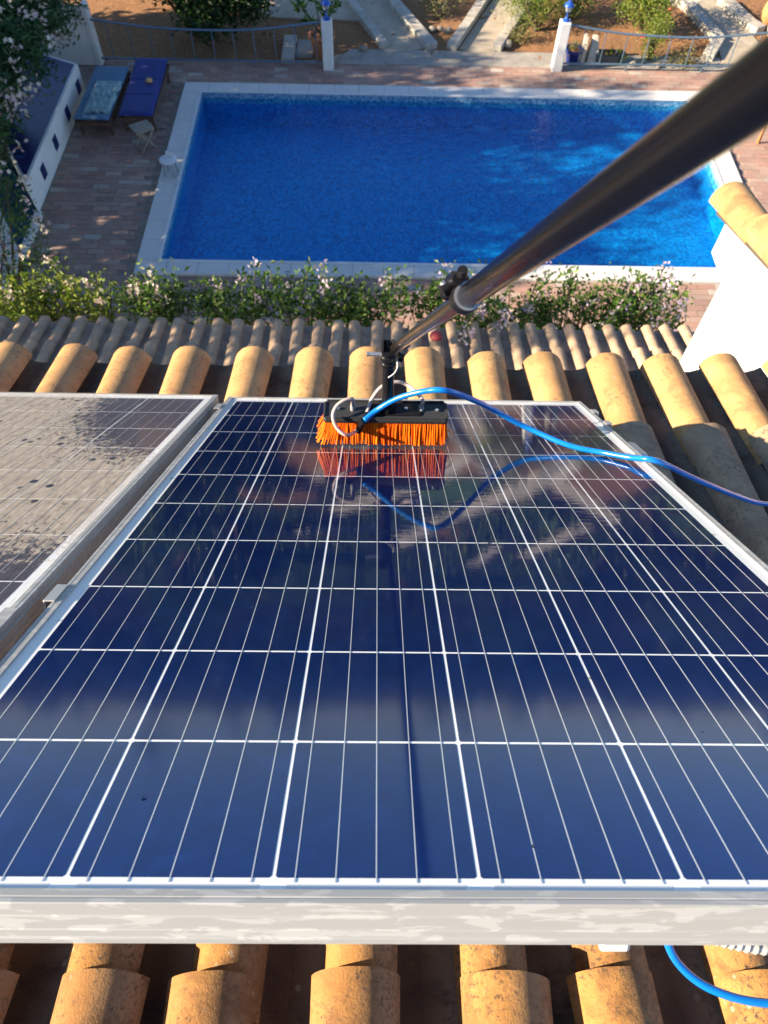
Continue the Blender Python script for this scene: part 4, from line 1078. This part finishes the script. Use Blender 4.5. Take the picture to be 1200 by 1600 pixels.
hp2 = [pw(.62, .30, -.02), pw(.53, .40, .010), pw(.497, .47, .0075), pw(.487, .53, .0068), pw(.490, .60, .0072), pw(.515, .66, .010), pw(.60, .70, -.02)]
hp2 = None
h3 = [Vector((.40, .25, 6.83)), Vector((.425, .09, 6.80)), Vector((.443, .018, 6.755)), Vector((.468, -.019, 6.735)), Vector((.508, -.045, 6.735)), Vector((.577, -.060, 6.735)), Vector((.70, -.06, 6.74)), Vector((.85, -.0, 6.72))]
tag(MB().tube(spline(h3, 10), .0062, 12).build('water_hose', M['hose'], smooth=True), 'blue hose curving over the near tiles below the bottom right of the panel', 'hose')

# ------------------------------------------------------------------ brush on its telescopic pole
br = tag(panel_root(-.062, 1.175, 0, 'cleaning_brush'), 'orange bristled water-fed brush on long black telescopic pole', 'cleaning brush')
def bp(u, v, w): return Vector((u+.062, v-1.175, w))
def wl(p): return im @ (Vector(p)-A0)-Vector((-.062, 1.175, 0))
BW = .136
# block: slab leaning 30 degrees towards the handle, bristles square to it
BR = dict(loc=(0, -.055, .060)); BROT = (R(30), 0, 0)
def inblk(o): o.location = (0, -.055, .060); o.rotation_euler = BROT; return o
def BT(x, a, h): return Vector((x, -.055+a*math.cos(R(30))-h*math.sin(R(30)), .060+a*math.sin(R(30))+h*math.cos(R(30))))
blk = MB()
prof = [(.003, 0), (.057, 0), (.060, .003), (.060, .011), (.057, .013), (.003, .013), (0, .011), (0, .003)]
n = len(prof); xs = [-BW, -BW+.002, -BW+.006, BW-.006, BW-.002, BW]; sc = [.72, .88, 1, 1, .88, .72]; vs = []
for x, q_ in zip(xs, sc):
    for y, z in prof: vs.append((x, .030+(y-.030)*q_, z))
fs = [tuple(range(n)), tuple(range(5*n, 6*n))[::-1]]
for k in range(5): fs += [(k*n+i, k*n+(i+1) % n, (k+1)*n+(i+1) % n, (k+1)*n+i) for i in range(n)]
blk.add(vs, fs); blko = inblk(blk.build('block', M['block'], br, bevel=.0008))
for (a, b) in (((-BW+.007, .003, .0145), (BW-.007, .003, .0145)), ((-BW+.007, .057, .0145), (BW-.007, .057, .0145)), ((-BW+.003, .008, .0145), (-BW+.003, .052, .0145)), ((BW-.003, .008, .0145), (BW-.003, .052, .0145))):
    MB().beam(a, b, .003, .004).build('raised_edge', M['block'], blko)
MB().prism([(-.035, .012), (.075, .012), (.082, .030), (.070, .048), (-.035, .048)], .012, .0165).build('socket_plate', M['blackplastic'], blko, bevel=.0015)
for x, a_ in ((.045, .032), (-.105, .03), (.112, .028)): MB().lathe([(.0042, .0165), (.0042, .0185), (.0015, .0188), (0, .0175)], (x, a_, .0), seg=10).build('screw', M['steel'], blko)
# bristles
bs = MB(); nc = 70
for j in range(6):
    for i in range(nc):
        tx = -BW+.004+(2*BW-.008)*(i+.5*(j % 2))/(nc-.5)+rnd(-.0010, .0010); ta = .004+.052*j/5
        e = (tx/BW); fan = (.026 if e < 0 else .006)*(abs(e)**5)*(1 if e > 0 else -1)
        w = .0018+rnd(0, .0006); Lb = .066-(.002*j)+rnd(-.003, .0015)
        b0 = Vector((tx, ta, .0)); b1 = Vector((tx+fan+rnd(-.0018, .0018), ta+rnd(-.002, .002)+.002*(j-2.5)/2.5, -Lb+(.004 if abs(e) > .93 else 0)))
        m = b0.lerp(b1, .5)+Vector((fan*-.15+rnd(-.001, .001), rnd(-.0012, .0012), 0))
        q_ = Vector((1, 0, 0))*w; t = Vector((0, 1, 0))*w*.8
        vs = []
        for p, k in ((b0, .85), (m, 1.0), (b1, 1.1)): vs += [p-q_*k, p-t*k, p+q_*k, p+t*k]
        bs.add(vs, [(0, 1, 5, 4), (1, 2, 6, 5), (2, 3, 7, 6), (3, 0, 4, 7), (4, 5, 9, 8), (5, 6, 10, 9), (6, 7, 11, 10), (7, 4, 8, 11), (8, 9, 10, 11)])
b_ = inblk(bs.build('bristles', M['orange'], br, flat=True)); b_['kind'] = 'stuff'
st = MB()
for pts in ([(.130, .01, -.02), (.142, .008, -.028), (.150, .006, -.040)], [(.130, .012, -.024), (.148, .010, -.030), (.154, .008, -.044)]): st.tube(spline(pts, 4), .0007, 5)
inblk(st.build('stray_bristle', M['orange'], br))
# gooseneck stick and clamp
s0 = BT(.004, .030, .013); s1 = bp(-.059, 1.050, .222)
ax = (s1-s0).normalized()
MB().tube([s0, s0+ax*.02, s0+ax*.021, s1], [.018, .018, .0125, .0125], 16).build('stick', M['blackplastic'], br, smooth='auto')
cl = MB(); cc = s1-ax*.006
cl.tube([cc-ax*.022, cc-ax*.018, cc-ax*.012, cc-ax*.010, cc-ax*.004, cc-ax*.002, cc+ax*.006, cc+ax*.008, cc+ax*.016], [.0145, .0165, .0165, .0145, .0145, .017, .017, .015, .015], 16)
tc = cl.build('swivel_clamp', M['blackplastic'], br, smooth='auto')
for k in range(6):
    t = k*math.pi/5-.3; d = Vector((math.cos(t)*.012, math.sin(t)*.012, 0))
    MB().box(s1+ax*.022+d, (.0045, .006, .022), Euler((0, 0, t))).build('clamp_tooth', M['blackplastic'], tc)
MB().tube([s1+Vector((-.006, 0, .0)), s1+Vector((-.040, .002, .0)), s1+Vector((-.0405, .002, .0)), s1+Vector((-.044, .002, .0))], [.0042, .0042, .0050, .0050], 10).build('bolt', M['steel'], tc, smooth='auto')
# pole sections in the panel frame
def polept(t):
    # camera space line measured from the photograph, in world metres
    return Vector((.115-.0775*t, 0, 0))
Wp0 = Vector((.0316, 1.0685, 6.8993)); Wp1 = Vector((.0820, .4945, 7.5606)); pd = (Wp1-Wp0).normalized()
def pl(s): return wl(Wp0+pd*s)
Ltot = (Wp1-Wp0).length
inn = MB().tube([pl(.004), pl(.008), pl(.30), pl(Ltot+.03)], [.0082, .0090, .0090, .0090], 24).build('inner_tube', M['pole_in'], br, smooth='auto')
K = .66
out = MB().tube([pl(Ltot-.030), pl(Ltot-.028), pl(Ltot+.3), pl(1.6), pl(2.2)], [.0097, .0104, .0104, .0104, .0104], 28).build('outer_tube', M['pole'], br, smooth='auto')
c0 = Ltot-.030
side = (pl(1)-pl(0)).normalized()
def kr(*r): return [K*q for q in r]
col = MB().tube([pl(c0-.016), pl(c0-.014), pl(c0-.003), pl(c0-.001), pl(c0+.010), pl(c0+.012), pl(c0+.020), pl(c0+.021)], [.0098, .0120, .0124, .0142, .0142, .0134, .0134, .0116], 26).build('collar', M['blackplastic'], br, smooth='auto')
inv = (Matrix.Rotation(TP, 3, 'X'))
camr = Euler((R(31.4851), R(-.9634), R(.1572)), 'XYZ').to_matrix()
left = inv @ (camr @ Vector((-.60, .78, .15))).normalized(); left = (left-side*left.dot(side)).normalized(); up2 = side.cross(left)
def cp_(a, b, q): return pl(c0+K*(q-c0))+left*a*K+up2*b*K
MB().tube([cp_(.026, -.020, c0+.002), cp_(.026, .020, c0+.002)], kr(.0095, .0095), 14).build('lug', M['blackplastic'], col, smooth='auto')
MB().tube([cp_(.022, -.014, c0-.008), cp_(.031, -.014, c0+.026)], kr(.0075, .0075), 12).build('lug', M['blackplastic'], col, smooth='auto')
MB().tube([cp_(.024, .0, c0-.014), cp_(.030, .0, c0+.0), cp_(.026, .0, c0+.040)], kr(.009, .010, .008), 12).build('lever', M['blackplastic'], col, smooth='auto')
MB().tube([cp_(.034, -.004, c0+.012), cp_(.024, -.004, c0+.060)], kr(.006, .004), 10).build('lever', M['blackplastic'], col, smooth='auto')
kpt = spline([cp_(.022, .006, c0-.048), cp_(.022, .006, c0-.014)], 10)
MB().tube(kpt, [K*(.0112 if i % 2 else .0098) for i in range(len(kpt))], 14).build('knob', M['blackplastic'], col)
MB().tube([cp_(.022, .006, c0-.016), cp_(.021, .003, c0+.002)], kr(.006, .006), 12).build('knob_stem', M['steel'], col, smooth='auto')
MB().tube([cp_(.030, .012, c0+.004), cp_(.0365, .014, c0+.003)], kr(.0055, .005), 10).build('bolt', M['steel'], col, smooth='auto')
MB().tube([pl(c0+.0208), pl(c0+.0216)], [.0129, .0129], 28).build('rim_ring', M['steel'], col, smooth='auto')
# strap of swivel clamp round the inner tube end
MB().tube([pl(-.008), pl(-.004), pl(.010), pl(.016)], [.0100, .0125, .0125, .0110], 18).build('pole_socket', M['blackplastic'], br, smooth='auto')
MB().tube([pl(.008)+Vector((.012, -.004, -.012)), pl(.008)+Vector((.022, -.002, -.016))], .010, 12).build('clamp_knob', M['blackplastic'], br, smooth='auto')
tie = spline([s1+Vector((.016, -.004, -.008)), s1+Vector((.018, -.010, -.022)), s1+Vector((.012, -.016, -.034)), s1+Vector((.000, -.018, -.043))], 6)
MB().tube(tie, .0013, 6).build('zip_tie', M['tie'], br, smooth=True)
# connectors and clear tubes
MB().tube([bp(-.122, 1.132, .040), bp(-.118, 1.126, .050), bp(-.115, 1.120, .058), bp(-.108, 1.111, .070)], [.0078, .0078, .0062, .0080], 12).build('tee_connector', M['blackplastic'], br, smooth='auto')
MB().tube([bp(-.112, 1.118, .062), bp(-.102, 1.131, .082)], .0058, 10).build('tee_branch', M['blackplastic'], br, smooth='auto')
n1, n2 = BT(-.072, .030, .013), BT(.078, .030, .013); up_ = Vector((0, -.5, .866))
for nn in (n1, n2):
    MB().tube([nn, nn+up_*.010, nn+up_*.016], [.0055, .0055, .0042], 10).build('nozzle', M['conduit'], br, smooth='auto')
t1 = spline([bp(-.120, 1.135, .043), bp(-.145, 1.100, .040), bp(-.166, 1.100, .055), bp(-.175, 1.102, .080), bp(-.168, 1.110, .100), bp(-.151, 1.116, .112), n1+up_*.032, n1+up_*.014], 8)
MB().tube(t1, .0042, 10).build('clear_tube', M['clear'], br, smooth=True)
t2 = spline([bp(-.103, 1.131, .082), bp(-.091, 1.151, .11), bp(-.070, 1.155, .135), bp(-.038, 1.162, .144), bp(-.01, 1.166, .134), n2+up_*.034, n2+up_*.014], 8)
MB().tube(t2, .0042, 10).build('clear_tube', M['clear'], br, smooth=True)

# ------------------------------------------------------------------ country beyond the garden (mirrored in the wet glass)
far = [(10.0, 25, 2.8, 1.5, 'leaf_dark', 'dark round tree beyond the right garden bed'), (12.8, 29, 4.0, 2.2, 'leaf_dark', 'largest dark tree far right beyond the garden'),
       (16.5, 36, 4.5, 2.6, 'leaf', 'green broad tree behind the largest dark tree'), (-5.6, 28, 3.2, 1.8, 'leaf_dark', 'dark tree beyond the left garden path'),
       (-9, 34, 4.4, 2.4, 'leaf', 'broad green tree far left beyond the garden'), (1.5, 41, 3.6, 2.6, 'leaf_dark', 'dark tree straight beyond the garden'),
       (9, 47, 4.2, 3.0, 'leaf', 'green tree in the far middle distance'), (-14, 26, 4.0, 2.4, 'leaf_dark', 'dark tree at far left corner of the garden'), (-6.5, 22.5, 2.2, 1.1, 'leaf', 'small green tree beside the left cross path'),
       (10.6, 21.5, 2.2, 1.2, 'leaf', 'bright green tree at the right end of the mulch'), (11.3, 33.5, 3.2, 1.9, 'leaf_dark', 'dark tree between the pale path and the broad tree')]
for x, y, h, r, lm, lb in far:
    bush('garden_tree', lb, 'tree', (x, y, 0), [(x, y, h*.6, r, r, h*.42), (x+r*.5, y-.4, h*.5, r*.6, r*.6, h*.3), (x-r*.5, y+.3, h*.55, r*.6, r*.6, h*.32)], 2600, .24, M[lm], 'trees beyond the garden', trunk=.12, clump=.3)
tag(MB().prism([(1.7, 22.9), (3.6, 22.2), (3.5, 25.0), (1.6, 25.3)], -.02, .04).build('lawn_patch', simple('clipped_lawn', (.06, .14, .05), .9, 0, .3, 30, .5)), kind='structure')
mb = MB()
for k in range(60):
    a = R(-75+150*k/60); mb
hv = []; NH = 90
for k in range(NH+1):
    a = R(-80+160*k/NH); h = 18+26*noise.noise(Vector((k*.09, 0, 0)))+8*noise.noise(Vector((k*.4, 2, 0)))
    dx, dy = math.sin(a), math.cos(a)
    hv += [(dx*300, dy*300, -1), (dx*420, dy*420, max(3, h)*.25), (dx*620, dy*620, max(5, h)*.45), (dx*800, dy*800, -1)]
mb = MB().add(hv, [(k*4+i, (k+1)*4+i, (k+1)*4+i+1, k*4+i+1) for k in range(NH) for i in range(3)])
struct(mb.build('hills', M['land'], smooth=True))
mb = MB()
for k in range(800):
    a = R(rnd(-62, 62)); d = rnd(55, 200); x, y = math.sin(a)*d, math.cos(a)*d; top = rnd(3.5, 7.6)+(rnd(1, 4) if random.random() < .3 else 0); s_ = rnd(1.6, 3.4)
    mb.tube([(x, y, -.1), (x+rnd(-.3, .3), y, top*.8)], [.2, .06], 5, cap=False)
    for _ in range(110):
        t = random.random()**1.3; w_ = s_*(1-.75*t)
        leafmesh(mb, Vector((x+random.gauss(0, .5)*w_, y+random.gauss(0, .5)*w_, top*(.15+.85*t)+rnd(-.3, .3))), rnd(.35, .8), None, .8)
tag(mb.build('far_woodland', M['leaf_dark'], flat=True), kind='stuff')

# low scrub between the far paths
PAL = [[(7.5, 18.8), (6.2, 20.0), (5.75, 22), (5.1, 23.5), (2.4, 28.7), (1, 33)], [(-1.5, 26.5), (0.6, 24.1), (2.2, 21.8)], [(5.9, 22.3), (8.0, 25.2), (10, 28)], [(8.9, 28.5), (7.5, 35.3)], [(5.8, 32.8), (5.3, 37.5)], [(-3.5, 30.3), (-1.0, 29.3), (2, 29.4)]]
def clearof(x, y):
    p = Vector((x, y))
    for L in PAL:
        for i in range(len(L)-1):
            a, b_ = Vector(L[i]), Vector(L[i+1]); t = max(0, min(1, (p-a).dot(b_-a)/(b_-a).length_squared))
            if (p-(a+(b_-a)*t)).length < .85: return False
    if (x-7.8)**2+(y-23.2)**2 < 3.2 or (x+3.5)**2+(y-24)**2 < 3.4 or (1.5 < x < 3.7 and 22 < y < 25.4): return False
    return True
mb = MB()
for k in range(2200):
    x, y = rnd(-14, 20), rnd(21.8, 50)
    if not clearof(x, y): continue
    q = rnd(.25, .6)
    for _ in range(14):
        v = Vector((random.gauss(0, 1), random.gauss(0, 1), abs(random.gauss(0, .7))))*q*.5
        leafmesh(mb, Vector((x, y, 0))+v, q*.5, None, .7)
tag(mb.build('scrub', M['leaf'], flat=True), kind='stuff')
